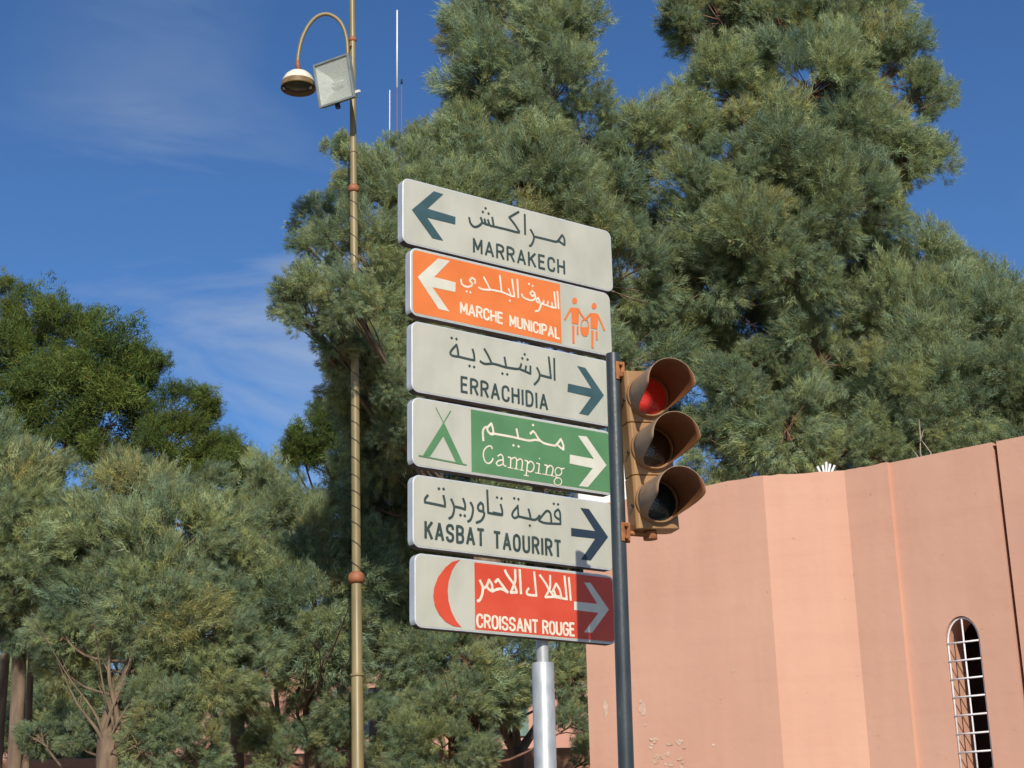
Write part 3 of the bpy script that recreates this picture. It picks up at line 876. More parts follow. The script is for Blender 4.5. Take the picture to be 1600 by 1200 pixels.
pictogram(s2, [ell(345, 372, 36, 46), ell(625, 447, 36, 46),
               [(285, 468), (400, 478), (410, 520), (400, 712), (305, 700), (300, 560)],
               [(570, 548), (655, 550), (690, 585), (672, 782), (578, 766), (575, 640)],
               [(425, 752), (552, 754), (548, 830), (528, 882), (480, 888), (442, 850)]],
          [([(295, 485), (255, 550), (205, 640)], 0.012), ([(400, 495), (435, 560), (485, 630)], 0.012), ([(325, 735), (328, 975)], 0.015), ([(388, 745), (388, 852)], 0.012),
           ([(580, 560), (545, 590), (512, 632)], 0.012), ([(675, 575), (725, 680), (772, 795)], 0.012), ([(600, 805), (602, 1045)], 0.015), ([(660, 820), (665, 932)], 0.012),
           ([(436, 755), (448, 672), (490, 640), (535, 672), (545, 755)], 0.007)], ORANGE, Zp, .01)

s3 = Sign('cream sign with a right arrow and the name Errachidia, third from the top', *S4[2])
Z3 = (690, 510, 8.0)
ZA = (880, 560, 4.0)
s3.shape('arrow', [(86, 48), (136, 60), (252, 232), (155, 357), (98, 345), (172, 242), (25, 208), (28, 158), (176, 190)], ARROW_INK, ZA)
s3.strokes('arabic_lettering', [
    [(180, 225), (197, 290), (208, 385)], [(208, 380), (130, 365), (105, 330), (140, 275), (185, 232)], [(122, 145)], [(182, 158)],
    [(205, 378), (300, 402), (405, 425)], [(383, 288), (400, 350), (406, 425)], [(345, 495)], [(402, 508)],
    [(530, 283), (580, 370), (622, 465)], [(478, 435), (515, 462), (560, 470), (625, 466)], [(620, 462), (700, 482), (800, 512), (925, 532)],
    [(782, 388), (802, 505)], [(757, 590)], [(816, 600)],
    [(920, 532), (972, 525), (992, 470)], [(975, 535), (1040, 562), (1052, 498)], [(1040, 562), (1106, 592), (1106, 498)], [(1035, 350)], [(1005, 400)], [(1070, 415)],
    [(1188, 518), (1222, 600), (1205, 670), (1155, 727)], [(1222, 608), (1362, 645)], [(1335, 385), (1362, 648)], [(1402, 402), (1408, 670)]], INK, 0.0095, Z3)
word(s3, 'ERRACHIDIA', (719.2, 613.4), (856, 642.2), (720, 587.3), INK)

s4 = Sign('green camping sign with a tent symbol on cream and a right arrow', *S4[3])
s4.field(736.0, 680, True, GREEN)
Z4a = (640, 620, 10.0); Z4b = (740, 640, 8.889)
s4.shape('arrow', [(90, 484), (143, 488), (268, 668), (152, 805), (96, 798), (183, 687), (38, 658), (40, 602), (190, 630)], PALE_INK, ZA)
pictogram(s4, [[(512, 420), (532, 420), (524, 610), (315, 930), (202, 920)], [(520, 418), (545, 430), (832, 1048), (725, 1036), (518, 606)]],
          [([(405, 170), (535, 425)], 0.0045), ([(635, 225), (515, 425)], 0.0055), ([(140, 920), (880, 1066)], 0.0075)], GREEN, Z4a, .01)
s4.strokes('arabic_lettering', [
    [(130, 432), (124, 310), (150, 252), (190, 245)], [(185, 250), (240, 195), (262, 260), (272, 335)], [(180, 250), (195, 305), (240, 345), (275, 338)],
    [(250, 332), (480, 372), (620, 402), (760, 432), (850, 422), (905, 432)], [(590, 272), (615, 395)], [(548, 500)], [(618, 515)],
    [(780, 338), (820, 302), (850, 332), (900, 412), (980, 472), (1130, 505)], [(820, 218)],
    [(1130, 502), (1170, 460), (1205, 412), (1238, 490), (1242, 560)], [(1242, 558), (1195, 525), (1158, 492)]], WARM_INK, 0.0095, Z4b)
g_up = c_(1172, 862, 46, 55, 0, 360, 14); g_lo = c_(1165, 1002, 52, 52, 0, 360, 14)
s4.strokes('latin_lettering', [
    [(252, 545), (238, 512), (195, 512), (145, 560), (130, 640), (155, 720), (200, 750), (245, 722), (265, 680)],
    [(330, 648), (372, 622), (402, 660), (410, 765), (445, 788)], [(402, 700), (340, 712), (308, 750), (340, 782), (405, 758)],
    [(475, 660), (512, 672), (506, 812)], [(512, 695), (560, 668), (592, 700), (585, 828)], [(592, 715), (640, 688), (672, 722), (662, 842)],
    ([(470, 805), (540, 818)], {'w': .005}), ([(555, 822), (615, 832)], {'w': .005}), ([(632, 838), (692, 848)], {'w': .005}),
    [(705, 708), (745, 720), (725, 912)], [(745, 752), (790, 722), (832, 770), (822, 838), (780, 868), (735, 842)], ([(690, 912), (755, 924)], {'w': .005}),
    [(868, 745), (908, 755), (895, 888)], ([(850, 878), (930, 894)], {'w': .005}), [(910, 682)],
    [(982, 770), (1018, 780), (1000, 905)], [(1018, 808), (1060, 778), (1098, 820), (1078, 922)], ([(950, 895), (1035, 912)], {'w': .005}), ([(1045, 912), (1115, 928)], {'w': .005}),
    (g_up, {'w': .006}), ([(1205, 828), (1252, 818)], {'w': .007}), ([(1142, 908), (1135, 938), (1175, 950)], {'w': .006}), (g_lo, {'w': .006})], WARM_INK, 0.0078, Z4b)

s5 = Sign('cream sign with a right arrow and the words Kasbat Taourirt, second from the bottom', *S4[4])
Z5a = (650, 750, 10.91); Z5b = (770, 770, 10.91); Z5c = (610, 730, 4.0)
s5.shape('arrow', [(1186, 255), (1238, 262), (1358, 437), (1250, 583), (1190, 578), (1278, 447), (1128, 430), (1128, 380), (1278, 400)], base_mat('navy_arrow_print', (0.018, 0.032, 0.05), .5)[0], Z5c)
s5.strokes('arabic_lettering', [
    [(198, 262), (150, 320), (148, 382)], [(148, 380), (300, 410), (492, 452)], [(462, 268), (485, 370), (490, 452)], [(385, 150)], [(465, 155)],
    [(595, 328), (640, 440), (640, 530), (610, 620), (558, 657)], [(640, 452), (740, 472), (830, 502)], [(798, 318), (830, 420), (830, 502)], [(752, 600)], [(825, 610)],
    [(925, 385), (965, 480), (952, 600), (920, 680), (880, 708)],
    [(1140, 520), (1135, 430), (1095, 385), (1050, 450), (1070, 520), (1140, 540), (1155, 600), (1105, 690), (1022, 728)],
    [(1208, 175), (1225, 560)], [(1225, 560), (1300, 575), (1460, 600)]], INK, 0.0098, Z5a)
s5.strokes('arabic_lettering', [
    [(0, 338), (158, 372)], [(128, 200), (152, 290), (158, 372)], [(66, 80)], [(142, 97)],
    [(418, 215), (432, 405)], [(432, 400), (370, 430), (325, 385), (345, 315), (418, 235)], [(360, 95)], [(432, 110)],
    [(430, 402), (600, 440), (720, 458), (792, 385)], [(602, 280), (625, 360), (640, 445)], [(625, 560)],
    [(775, 475), (860, 360), (920, 308), (972, 345), (990, 470), (985, 515)], [(780, 470), (830, 500), (920, 520), (1150, 532)],
    [(1148, 525), (1140, 345), (1108, 285), (1055, 330), (1060, 405), (1140, 462)], [(1035, 187)], [(1107, 197)]], INK, 0.0092, Z5b)
word(s5, 'KASBAT', (662.6, 842.4), (757, 855.2), (662.8, 813.0), INK, 0.155, 0.6)
word(s5, 'TAOURIRT', (770.5, 857.6), (877.2, 872), (770, 829), INK, 0.155, 0.6)

s6 = Sign('red crescent sign, the lowest, with a right arrow on its red half', *S4[5])
s6.field(741.6, 930, True, RED)
Z6a = (730, 875, 9.6); Z6b = (820, 875, 8.889)
outer = [(718.5, 874.6), (706, 878), (695, 887), (684, 902), (678, 918), (676.5, 932), (679, 947), (686, 961), (696, 972), (708, 978.5), (720.5, 980.3)]
inner = [(712, 970), (704.5, 955), (700, 938), (699, 922), (700.5, 908), (706, 891), (712, 881)]
s6.shape('crescent', outer + inner, RED)
s6.shape('arrow', [(818, 313), (905, 318), (1162, 690), (930, 1010), (818, 1005), (1018, 735), (680, 695), (680, 578), (1000, 610)], PALE_INK, Z6b)
s6.strokes('arabic_lettering', [
    [(185, 308), (225, 400), (222, 500), (190, 590), (150, 618)], [(225, 425), (280, 400), (322, 300), (365, 375), (372, 470)], [(372, 470), (320, 440), (290, 400)],
    [(370, 470), (450, 440), (520, 440), (602, 486)], [(415, 335), (455, 292), (520, 380), (602, 486)],
    [(560, 155), (600, 235), (695, 370), (738, 485)], [(738, 488), (648, 490)], [(648, 490), (690, 385), (715, 300), (712, 148)], [(780, 148), (800, 505)]], WARM_INK, 0.011, Z6a)
s6.strokes('arabic_lettering', [
    [(125, 170), (155, 500)], [(155, 495), (40, 482), (22, 440), (50, 395)],
    [(203, 212), (280, 320), (335, 420), (400, 505)], [(400, 512), (280, 518)], [(280, 518), (320, 440), (345, 380), (345, 218)],
    [(380, 440), (430, 330), (480, 420), (505, 530)], [(500, 510), (430, 500), (400, 432)], [(400, 512), (575, 545)], [(545, 228), (577, 548)], [(605, 248), (632, 558)]], WARM_INK, 0.0098, Z6b)
word(s6, 'CROISSANT', (743.8, 981.2), (841, 990.8), (744.2, 958.2), WARM_INK, 0.165, 0.42)
word(s6, 'ROUGE', (846.8, 991.2), (898, 995.2), (847, 968.6), WARM_INK, 0.165, 0.42)
for sg in (s1, s2, s3, s4, s5, s6):
    for uu in (0.42, 0.86):
        MB().box((uu, 0.062, sg.h / 2), (0.02, 0.012, sg.h * 0.42)).build('mounting_rail', SHADE_BROWN, sg.o)

# silver post behind the signs
upx = suv(847, 1000)[0]
pc_ = SO + SD * upx - SN * (0.052 + 0.022 + 0.034)
dlt = at(847, 1000, pc_.y)
px_, py_ = dlt.x, pc_.y
zstep = at(847, 1036, py_).z
post = thing('sign_post', 'thick silver steel post with a narrower top holding the six signs', 'post', (px_, py_, 0.12))
o = MB().tube([(0, 0, 0), (0, 0, zstep - 0.125), (0, 0, zstep - 0.12)], [0.056, 0.056, 0.053], 32).build('lower_tube', STEEL, post, True); auto_smooth(o)
zs_ = S4[5][2] - 0.12 - 0.03
o = MB().tube([(0, 0, zstep - 0.2), (0, 0, zs_ + 0.06)], [0.031, 0.031], 28).build('upper_tube', STEEL, post, True); auto_smooth(o)
o = MB().tube([(0, 0, zs_ + 0.06), (0, 0, 5.05)], [0.0305, 0.0305], 28).build('shade_toned_mast', SHADE_BROWN, post, True); auto_smooth(o)  # mast coloured dark to imitate shade between the signs
MB().tube([(0, 0, 0), (0, 0, 0.015)], [0.13, 0.13], 24).build('base_plate', STEEL, post)
MB().tube([(0, 0, 5.05), (0, 0, 5.06)], [0.033, 0.03], 24).build('post_cap', STEEL, post)

# ---------------------------------------------------------------- signal pole and head
YP = 7.0
pt0 = at(957.5, 553, YP); pb0 = at(978.5, 1200, YP)
dp = (pt0 - pb0).normalized()
gb = pb0 - dp * ((pb0.z - 0.12) / dp.z)
sp_ = thing('signal_pole', 'dark blue grey steel pole carrying the traffic light in front of the signs', 'pole', gb)
hh = (pt0 - gb).length
o = MB().tube([Vector((0, 0, 0)), dp * (hh - .02), dp * (hh - 0.002), dp * hh], [0.036, 0.0325, 0.0325, 0.029], 28).build('tube', DARKPOLE, sp_, True); auto_smooth(o)
MB().tube([(0, 0, 0), (0, 0, 0.02)], [0.11, 0.11], 20).build('base_plate', DARKPOLE, sp_)

TH = rad(18)
hcn = at(1019, 701, YP - 0.02)
sig = thing('traffic_light', 'faded orange three lens traffic light showing red, strapped to the dark pole', 'traffic light', hcn, (0, 0, 0))
sig.rotation_euler = (Matrix.Rotation(TH, 3, 'Z') @ Matrix.Rotation(rad(-2.2), 3, 'Y')).to_euler()
sig.location = hcn
HW, PITCHZ = 0.104, 0.247
hd = 0.12
FY = 0.0          # front face of housing at local y = 0, depth towards +y, visors towards -y
for i in range(3):
    z = (1 - i) * PITCHZ
    mb = MB()
    prof = [(-HW, 0.012), (-HW + .012, 0.0), (HW - .012, 0.0), (HW, 0.012), (HW, hd - .02), (HW - .02, hd), (-HW + .02, hd), (-HW, hd - .02)]
    h2 = PITCHZ / 2 - 0.0015
    vs = [(x, y, z - h2) for x, y in prof] + [(x, y, z + h2) for x, y in prof]
    n = len(prof)
    mb.add(vs, [tuple(range(n)), tuple(range(2 * n - 1, n - 1, -1))] + [(k, (k + 1) % n, (k + 1) % n + n, k + n) for k in range(n)])
    sec = mb.build('housing_section', SIGNAL, sig); bevel(sec, 0.004)
    # door ring, lens, visor
    Mz = Matrix.Translation(Vector((0, 0, z))) @ Matrix.Rotation(rad(90), 4, 'X')     # local z -> -y
    dr = MB().lathe([(0.103, -0.001), (0.103, 0.010), (0.0985, 0.016), (0.091, 0.017), (0.089, 0.006), (0.089, -0.001)], Mz, 44).build('door_ring', SIGNAL, sec, True); auto_smooth(dr)
    ln_ = MB().lathe([(0.0892, 0.004), (0.078, 0.010), (0.055, 0.017), (0.03, 0.021), (0.0, 0.0225)], Matrix.Rotation(rad(90), 4, 'X'), 36)
    lo = ln_.build('lens', [LENS_RED, LENS_AMBER, LENS_GREEN][i], sec, True)
    lo.location = (0, 0, z)
    if i == 0: lo['label'] = 'lit red lens'
    # visor: cut-away tube, long above, short below
    NV = 60
    LV = 0.272
    def vis(rm, yend, tilt=0.0):
        rows = 8
        vs = []; fs = []
        for k in range(NV + 1):
            a = 2 * math.pi * k / NV - math.pi / 2
            sn = math.sin(a)
            t = (sn + 1) / 2
            tt = min(1, max(0, (t - 0.06) / 0.46)); ln = LV * (0.06 + 0.94 * (tt * tt * (3 - 2 * tt)))
            for j in range(rows + 1):
                d = ln * j / rows
                r = rm + 0.016 * d / LV
                vs.append(Vector((r * math.cos(a), -0.010 - d, z + r * sn - 0.02 * (d / LV))))
        for k in range(NV):
            for j in range(rows):
                b = k * (rows + 1) + j
                fs.append((b, b + rows + 1, b + rows + 2, b + 1))
        return vs, fs
    vs, fs = vis(0.0975, 0)
    vo = mesh_obj('visor', vs, fs, SIGNAL_OUT, sec, True)
    recalc(vo)
    sd = vo.modifiers.new('thick', 'SOLIDIFY'); sd.thickness = 0.0028; sd.offset = -1
    vo.data.materials.append(SIGNAL_IN); sd.material_offset = 1
    # latch
    MB().box((-HW - 0.003, 0.022, z - 0.012), (0.006, 0.008, 0.005)).build('latch', BLACK, sec)
    MB().box((HW + 0.003, 0.02, z + 0.05), (0.005, 0.008, 0.014)).build('hinge', SIGNAL, sec)
# brackets onto the pole
inv = sig.rotation_euler.to_matrix().transposed()
def SL(p): return inv @ (Vector(p) - hcn)
def onpole(y):
    t = (y - 553) / (1200 - 553.0)
    return pt0.lerp(pb0, t)
for (y, nm) in ((584, 'upper_bracket'), (846, 'lower_bracket')):
    c = onpole(y)
    br = bpy.data.objects.new('bracket', None); link(br, sig)
    cl = SL(c); ax = (inv @ dp).normalized()
    h = 0.042
    side = (SL(c + Vector((1, 0, 0))) - cl).normalized()
    fwd = ax.cross(side).normalized()
    if (inv @ Vector((0, -1, 0))).dot(fwd) < 0: fwd = -fwd
    vs_ = []; ncl = 10
    for q_ in (-1, 1):
        for rr2 in (0.0335, 0.039):
            for k in range(ncl + 1):
                a_ = rad(-75 + 150 * k / ncl)
                vs_.append(cl + ax * (h * q_) + (side * math.cos(a_) + fwd * math.sin(a_)) * rr2)
    n1 = ncl + 1; fs_ = []
    for k in range(ncl):
        fs_ += [(k, k + 1, n1 + k + 1, n1 + k), (2 * n1 + k, 3 * n1 + k, 3 * n1 + k + 1, 2 * n1 + k + 1), (n1 + k, n1 + k + 1, 3 * n1 + k + 1, 3 * n1 + k), (k, 2 * n1 + k, 2 * n1 + k + 1, k + 1)]
    fs_ += [(0, n1, 3 * n1, 2 * n1), (ncl, 2 * n1 + ncl, 3 * n1 + ncl, n1 + ncl)]
    MB().add(vs_, fs_).build('clamp_band', RUST, br)
    for q in (-1, 1):
        b = cl + side * 0.034 + ax * (q * 0.028) + (inv @ Vector((0, -0.022, 0)))
        MB().tube([b, b + inv @ Vector((0, -0.024, 0))], 0.008, 6).build('bolt', RUST, br)
    m3 = Matrix((side, ax.cross(side) * -1, ax)).transposed()
    MB().box(cl + side * 0.042, (0.008, 0.028, h * 0.95), m3).build('clamp_plate', RUST, br)
    if y > 700:
        e = SL(at(1018, 836, YP + 0.03)); e2 = Vector((-0.02, 0.06, -1.5 * PITCHZ - 0.004))
        MB().tube([cl + side * 0.03, e * 0.5 + (cl + side * .03) * 0.5, e, e2 + Vector((0, 0, -0.02))], 0.012, 10).build('bracket_arm', RUST, br, True)
        MB().tube([e2 + Vector((0, 0, -0.032)), e2 + Vector((0, 0, 0.002))], 0.032, 14).build('flange', RUST, br)
    else:
        e2 = Vector((-HW + 0.01, 0.06, 1.5 * PITCHZ - 0.03))
        MB().tube([cl + side * 0.03, e2], 0.012, 10).build('bracket_arm', RUST, br, True)

# ---------------------------------------------------------------- trees
def fast_mesh(name, V, ntri, mat, parent, tint=None):
    me = bpy.data.meshes.new(name)
    me.vertices.add(len(V)); me.vertices.foreach_set('co', V.astype(np.float32).ravel())
    me.loops.add(ntri * 3); me.loops.foreach_set('vertex_index', np.arange(ntri * 3, dtype=np.int32))
    me.polygons.add(ntri); me.polygons.foreach_set('loop_start', np.arange(0, ntri * 3, 3, dtype=np.int32))
    try: me.polygons.foreach_set('loop_total', np.full(ntri, 3, dtype=np.int32))
    except Exception: pass
    me.update(calc_edges=True)
    if tint is not None:
        a = me.attributes.new('tint', 'FLOAT_COLOR', 'POINT')
        a.data.foreach_set('color', tint.astype(np.float32).ravel())
    me.materials.append(mat)
    o = bpy.data.objects.new(name, me)
    return link(o, parent)
def unit(a): return a / np.maximum(np.linalg.norm(a, axis=-1, keepdims=True), 1e-9)
def sphere(n): return unit(rng.normal(size=(n, 3)))

def rot_to_z(d, spin):
    """euler that turns local +z to direction d with a random spin"""
    q = Vector(d).to_track_quat('Z', 'Y').to_matrix() @ Matrix.Rotation(spin, 3, 'Z')
    return q.to_euler()
NVAR = 5
def strand_template(kind):
    """one leafy puff of unit radius (~1), growing towards +z; returns verts (3 per strand) and tint"""
    if kind == 'tam':
        nt_, ns = 96, 50
        d0 = sphere(nt_); d0[:, 2] = np.where(d0[:, 2] < -0.3, -d0[:, 2], d0[:, 2])
        rr_ = 0.92 * rng.random(nt_) ** 0.55
        tp = d0 * rr_[:, None]
        td = unit(d0 * 0.9 + np.array([0, 0, 0.5]) + rng.normal(size=(nt_, 3)) * 0.35)
        si = np.repeat(np.arange(nt_), ns); m = len(si)
        sd_ = unit(td[si] + rng.normal(size=(m, 3)) * 0.5)
        st = tp[si] + rng.normal(size=(m, 3)) * 0.05 + td[si] * rng.uniform(-0.16, 0.10, m)[:, None]
        L_ = rng.uniform(0.08, 0.26, m); w = rng.uniform(0.0055, 0.0095, m)
    else:
        nt_, ns = 44, 40
        td = sphere(nt_); td[:, 2] = np.abs(td[:, 2]) * 0.9 - 0.25
        td = unit(td)
        tp = td * rng.uniform(0.2, 0.95, nt_)[:, None]
        si = np.repeat(np.arange(nt_), ns); m = len(si)
        sd_ = unit(td[si] * 0.5 + rng.normal(size=(m, 3)) * 0.6 + np.array([0, 0, 0.2]))
        st = tp[si] + rng.normal(size=(m, 3)) * 0.11
        L_ = rng.uniform(0.12, 0.26, m); w = rng.uniform(0.011, 0.022, m)
    side_ = unit(np.cross(sd_, sphere(m)))
    a = st - side_ * w[:, None]; b = st + side_ * w[:, None]; c = st + sd_ * L_[:, None]
    V = np.stack([a, b, c], 1).reshape(-1, 3)
    tt = rng.uniform(0.62, 1.36, nt_)[si] * rng.uniform(0.75, 1.25, m); h = rng.random(nt_)[si]
    col = np.stack([tt * (0.93 + 0.20 * h), tt, tt * (1.18 - 0.42 * h), np.ones(m)], 1)
    dead = rng.random(m) < 0.06
    col[dead, 0] *= 1.55; col[dead, 2] *= 0.9
    return V, np.repeat(col, 3, 0)

def crown_nodes():
    ng = bpy.data.node_groups.new('leaf_puffs_on_twigs', 'GeometryNodeTree')
    ng.interface.new_socket('Geometry', in_out='INPUT', socket_type='NodeSocketGeometry')
    ng.interface.new_socket('Geometry', in_out='OUTPUT', socket_type='NodeSocketGeometry')
    gi_ = ng.nodes.new('NodeGroupInput'); go = ng.nodes.new('NodeGroupOutput')
    def attr(nm, ty):
        a = ng.nodes.new('GeometryNodeInputNamedAttribute'); a.data_type = ty; a.inputs['Name'].default_value = nm; return a.outputs['Attribute']
    sep = ng.nodes.new('GeometryNodeSeparateGeometry'); sep.domain = 'POINT'
    cmp_ = ng.nodes.new('FunctionNodeCompare'); cmp_.data_type = 'INT'; cmp_.operation = 'GREATER_EQUAL'
    ints = [x for x in cmp_.inputs if x.type == 'INT']
    ng.links.new(attr('variant', 'INT'), ints[0]); ints[1].default_value = 0
    ng.links.new(gi_.outputs[0], sep.inputs['Geometry']); ng.links.new(cmp_.outputs[0], sep.inputs['Selection'])
    spl = ng.nodes.new('GeometryNodeSplitToInstances'); spl.domain = 'POINT'
    ng.links.new(sep.outputs['Selection'], spl.inputs['Geometry'])
    ng.links.new(attr('variant', 'INT'), spl.inputs['Group ID'])
    mtp = ng.nodes.new('GeometryNodeMeshToPoints')
    ng.links.new(sep.outputs['Inverted'], mtp.inputs['Mesh'])
    iop = ng.nodes.new('GeometryNodeInstanceOnPoints')
    ng.links.new(mtp.outputs['Points'], iop.inputs['Points'])
    ng.links.new(spl.outputs['Instances'], iop.inputs['Instance'])
    iop.inputs['Pick Instance'].default_value = True
    ng.links.new(attr('pick', 'INT'), iop.inputs['Instance Index'])
    e2r = ng.nodes.new('FunctionNodeEulerToRotation')
    ng.links.new(attr('rot', 'FLOAT_VECTOR'), e2r.inputs[0])
    ng.links.new(e2r.outputs[0], iop.inputs['Rotation'])
    ng.links.new(attr('scl', 'FLOAT_VECTOR'), iop.inputs['Scale'])
    ng.links.new(iop.outputs['Instances'], go.inputs[0])
    return ng
CROWN_NG = crown_nodes()
TRI = [0]
def crown_object(T, base, P, dirs, rad_, mat, style):
    Vs = []; Ts = []; Var = []
    for k in range(NVAR):
        V, t_ = strand_template(style); Vs.append(V); Ts.append(t_); Var.append(np.full(len(V), k, np.int32))
    V = np.concatenate(Vs); nV = len(V); n = len(P)
    pts = P - np.array(base)
    allv = np.concatenate([V, pts]); ntri = nV // 3
    me = bpy.data.meshes.new('crown')
    me.vertices.add(len(allv)); me.vertices.foreach_set('co', allv.astype(np.float32).ravel())
    me.loops.add(ntri * 3); me.loops.foreach_set('vertex_index', np.arange(ntri * 3, dtype=np.int32))
    me.polygons.add(ntri); me.polygons.foreach_set('loop_start', np.arange(0, ntri * 3, 3, dtype=np.int32))
    me.update(calc_edges=True)
    def put(nm, ty, key, arr):
        a = me.attributes.new(nm, ty, 'POINT'); a.data.foreach_set(key, arr.ravel())
    put('tint', 'FLOAT_COLOR', 'color', np.concatenate([np.concatenate(Ts), np.ones((n, 4))]).astype(np.float32))
    put('variant', 'INT', 'value', np.concatenate(Var + [np.full(n, -1, np.int32)]).astype(np.int32))
    put('pick', 'INT', 'value', np.concatenate([np.zeros(nV, np.int32), rng.integers(0, NVAR, n).astype(np.int32)]))
    rot = np.array([tuple(rot_to_z(d, random.uniform(0, 6.28))) for d in dirs])
    put('rot', 'FLOAT_VECTOR', 'vector', np.concatenate([np.zeros((nV, 3)), rot]).astype(np.float32))
    scl = rad_[:, None] * np.stack([rng.uniform(.85, 1.1, n), rng.uniform(.85, 1.1, n), rng.uniform(.9, 1.45, n)], 1)
    put('scl', 'FLOAT_VECTOR', 'vector', np.concatenate([np.ones((nV, 3)), scl]).astype(np.float32))
    me.materials.append(mat)
    o = bpy.data.objects.new('crown', me); link(o, T)
    md = o.modifiers.new('foliage', 'NODES'); md.node_group = CROWN_NG
    o['kind'] = 'stuff'
    TRI[0] += n * ntri // NVAR
    return o

def tree(label, base, lobes, dens=1.0, mat=TAM, bark=BARK, style='tam', name='tamarisk_tree', group='tamarisk trees behind the signs', trunk_r=0.16, cat='tree', hub=None, clump_r=0.32, trunk_top=0.75, fan=None, fan_mat=None):
    """lobes: (px, py, radius px, Y).  base: ground point.  The crown is built from lobe > leafy puff > tuft > strand."""
    T = thing(name, label, cat, base, None, group)
    base = Vector(base)
    cs = [(at(x, y, Y), r * Y / FOC) for (x, y, r, Y) in lobes]
    Ps = []; OD = []; RD = []; lob = []
    cc = sum((c for c, r in cs), Vector()) / len(cs)
    for li, (c, r) in enumerate(cs):
        rc = min(clump_r, r * 0.6)
        k = max(4, int(round(dens * 4.6 * (r / rc) ** 2 * 0.8)))
        # keep puffs apart so that dark gaps stay between them
        cand = sphere(k * 5); got = []
        for d in cand:
            rr_ = r * (0.30 + 0.70 * random.random() ** 0.5)
            p = np.array(c) + d * rr_ * np.array([1.0, 0.9, 0.95])
            if all(np.linalg.norm(p - q) > rc * 0.58 for q in got):
                got.append(p); OD.append(d); RD.append(rc * random.uniform(0.75, 1.5)); lob.append(li)
                if len(got) >= k: break
        Ps += got
    P = np.array(Ps); OD = np.array(OD); nc = len(P)
    outw = unit(P - np.array(cc))
    dirs = unit(OD * 0.7 + outw * 0.3 + np.array([0, 0, 0.45]) + rng.normal(size=(nc, 3)) * 0.2)
    crown_object(T, base, P, dirs, np.array(RD), mat, style)
    # wood: one tapering leader up through the crown, limbs to the lobes, twigs to the puffs
    hub = Vector(hub) if hub is not None else Vector((cc.x, cc.y, min(c.z - r for c, r in cs)))
    hubl = hub - base
    ztop = max(c.z for c, r in cs)
    topc = sum((c for c, r in cs if c.z > hub.z + (ztop - hub.z) * 0.6), Vector()) / max(1, len([1 for c, r in cs if c.z > hub.z + (ztop - hub.z) * 0.6]))
    jit = lambda s_: Vector((random.uniform(-s_, s_), random.uniform(-s_, s_), random.uniform(-s_, s_) * 0.5))
    lead_top = hubl.lerp(topc - base, trunk_top)
    tk = [Vector((0, 0, -0.05)), hubl * 0.35 + jit(0.06), hubl * 0.7 + jit(0.06), hubl, hubl.lerp(lead_top, 0.35) + jit(0.15), hubl.lerp(lead_top, 0.7) + jit(0.2), lead_top]
    q = smooth_pts(tk, 4)
    rads_ = [trunk_r * (1.3 - 0.3 * min(1, i / 6.0)) * (1 if i <= 12 else max(0.12, 1 - (i - 12) / 13.0)) for i in range(len(q))]
    MB().tube(q, rads_, 12).build('trunk', bark, T, True)
    if fan:
        fm = MB()
        for (x, y, Y, fr_) in fan:
            e = at(x, y, Y) - base
            q0 = hubl + Vector((0, 0, -0.12)); m1 = q0.lerp(e, 0.45) + (e - q0).cross(Vector((0, 1, 0))).normalized() * (0.10 * (e - q0).length * (-1 if e.x < q0.x else 1)) * 1.0
            fq = smooth_pts([q0, m1, e], 5)
            far = e + (e - q0) * 0.7 + jit(0.12)
            fq = smooth_pts([q0, m1, e, far], 5)
            fm.tube(fq, [fr_ * max(0.12, 1.1 - 0.068 * k_) for k_ in range(len(fq))], 8)
            for _ in range(3):
                a_ = fq[random.randint(4, len(fq) - 3)]
                e_ = a_ + (e - q0).normalized() * random.uniform(.15, .35) + jit(0.2)
                fm.tube([a_, a_.lerp(e_, .5) + jit(.02), e_], [fr_ * .28, fr_ * .2, fr_ * .06], 5)
        fm.build('forked_stems', fan_mat or bark, T, True)
    lead = q[6:]; lr = rads_[6:]
    lm = MB(); ends = []
    for li, (c, r) in enumerate(cs):
        c2 = c - base
        # leave the leader somewhat below the lobe
        zt_ = c2.z - 0.15 * (Vector((c2.x, c2.y, 0)) - Vector((lead[0].x, lead[0].y, 0))).length - 0.3
        ix = min(range(len(lead)), key=lambda i_: abs(lead[i_].z - zt_))
        st_ = lead[ix]
        mid = st_.lerp(c2, 0.5) + Vector((0, 0, -0.10 * (c2 - st_).length)) + jit(0.12)
        end = c2 + (c2 - st_).normalized() * (r * 0.3)
        qq = smooth_pts([st_, mid, c2, end], 4)
        r0 = max(0.018, min(lr[ix] * 0.6, 0.006 * (end - st_).length + 0.012))
        lm.tube(qq, [r0 * (1 - 0.8 * i_ / (len(qq) - 1)) for i_ in range(len(qq))], 6, False)
        ends.append((mid, c2))
    lm.build('limbs', bark, T, True, fix=False)
    tw = MB()
    for i in range(nc):
        mid, c2 = ends[lob[i]]
        p = Vector(P[i]) - base
        s0 = mid.lerp(c2, random.uniform(0.5, 1.0))
        tw.tube([s0, s0.lerp(p, 0.5) + jit(0.05), p, p + Vector(dirs[i]) * RD[i] * 0.8], [0.012, 0.009, 0.006, 0.002], 4, False)
    t_o = tw.build('branches', bark, T, True, fix=False); t_o['kind'] = 'stuff'
    return T

def gbase(x, Y):
    p = at(x, 1200, Y); return Vector((p.x, p.y, 0))
SC = 1.0
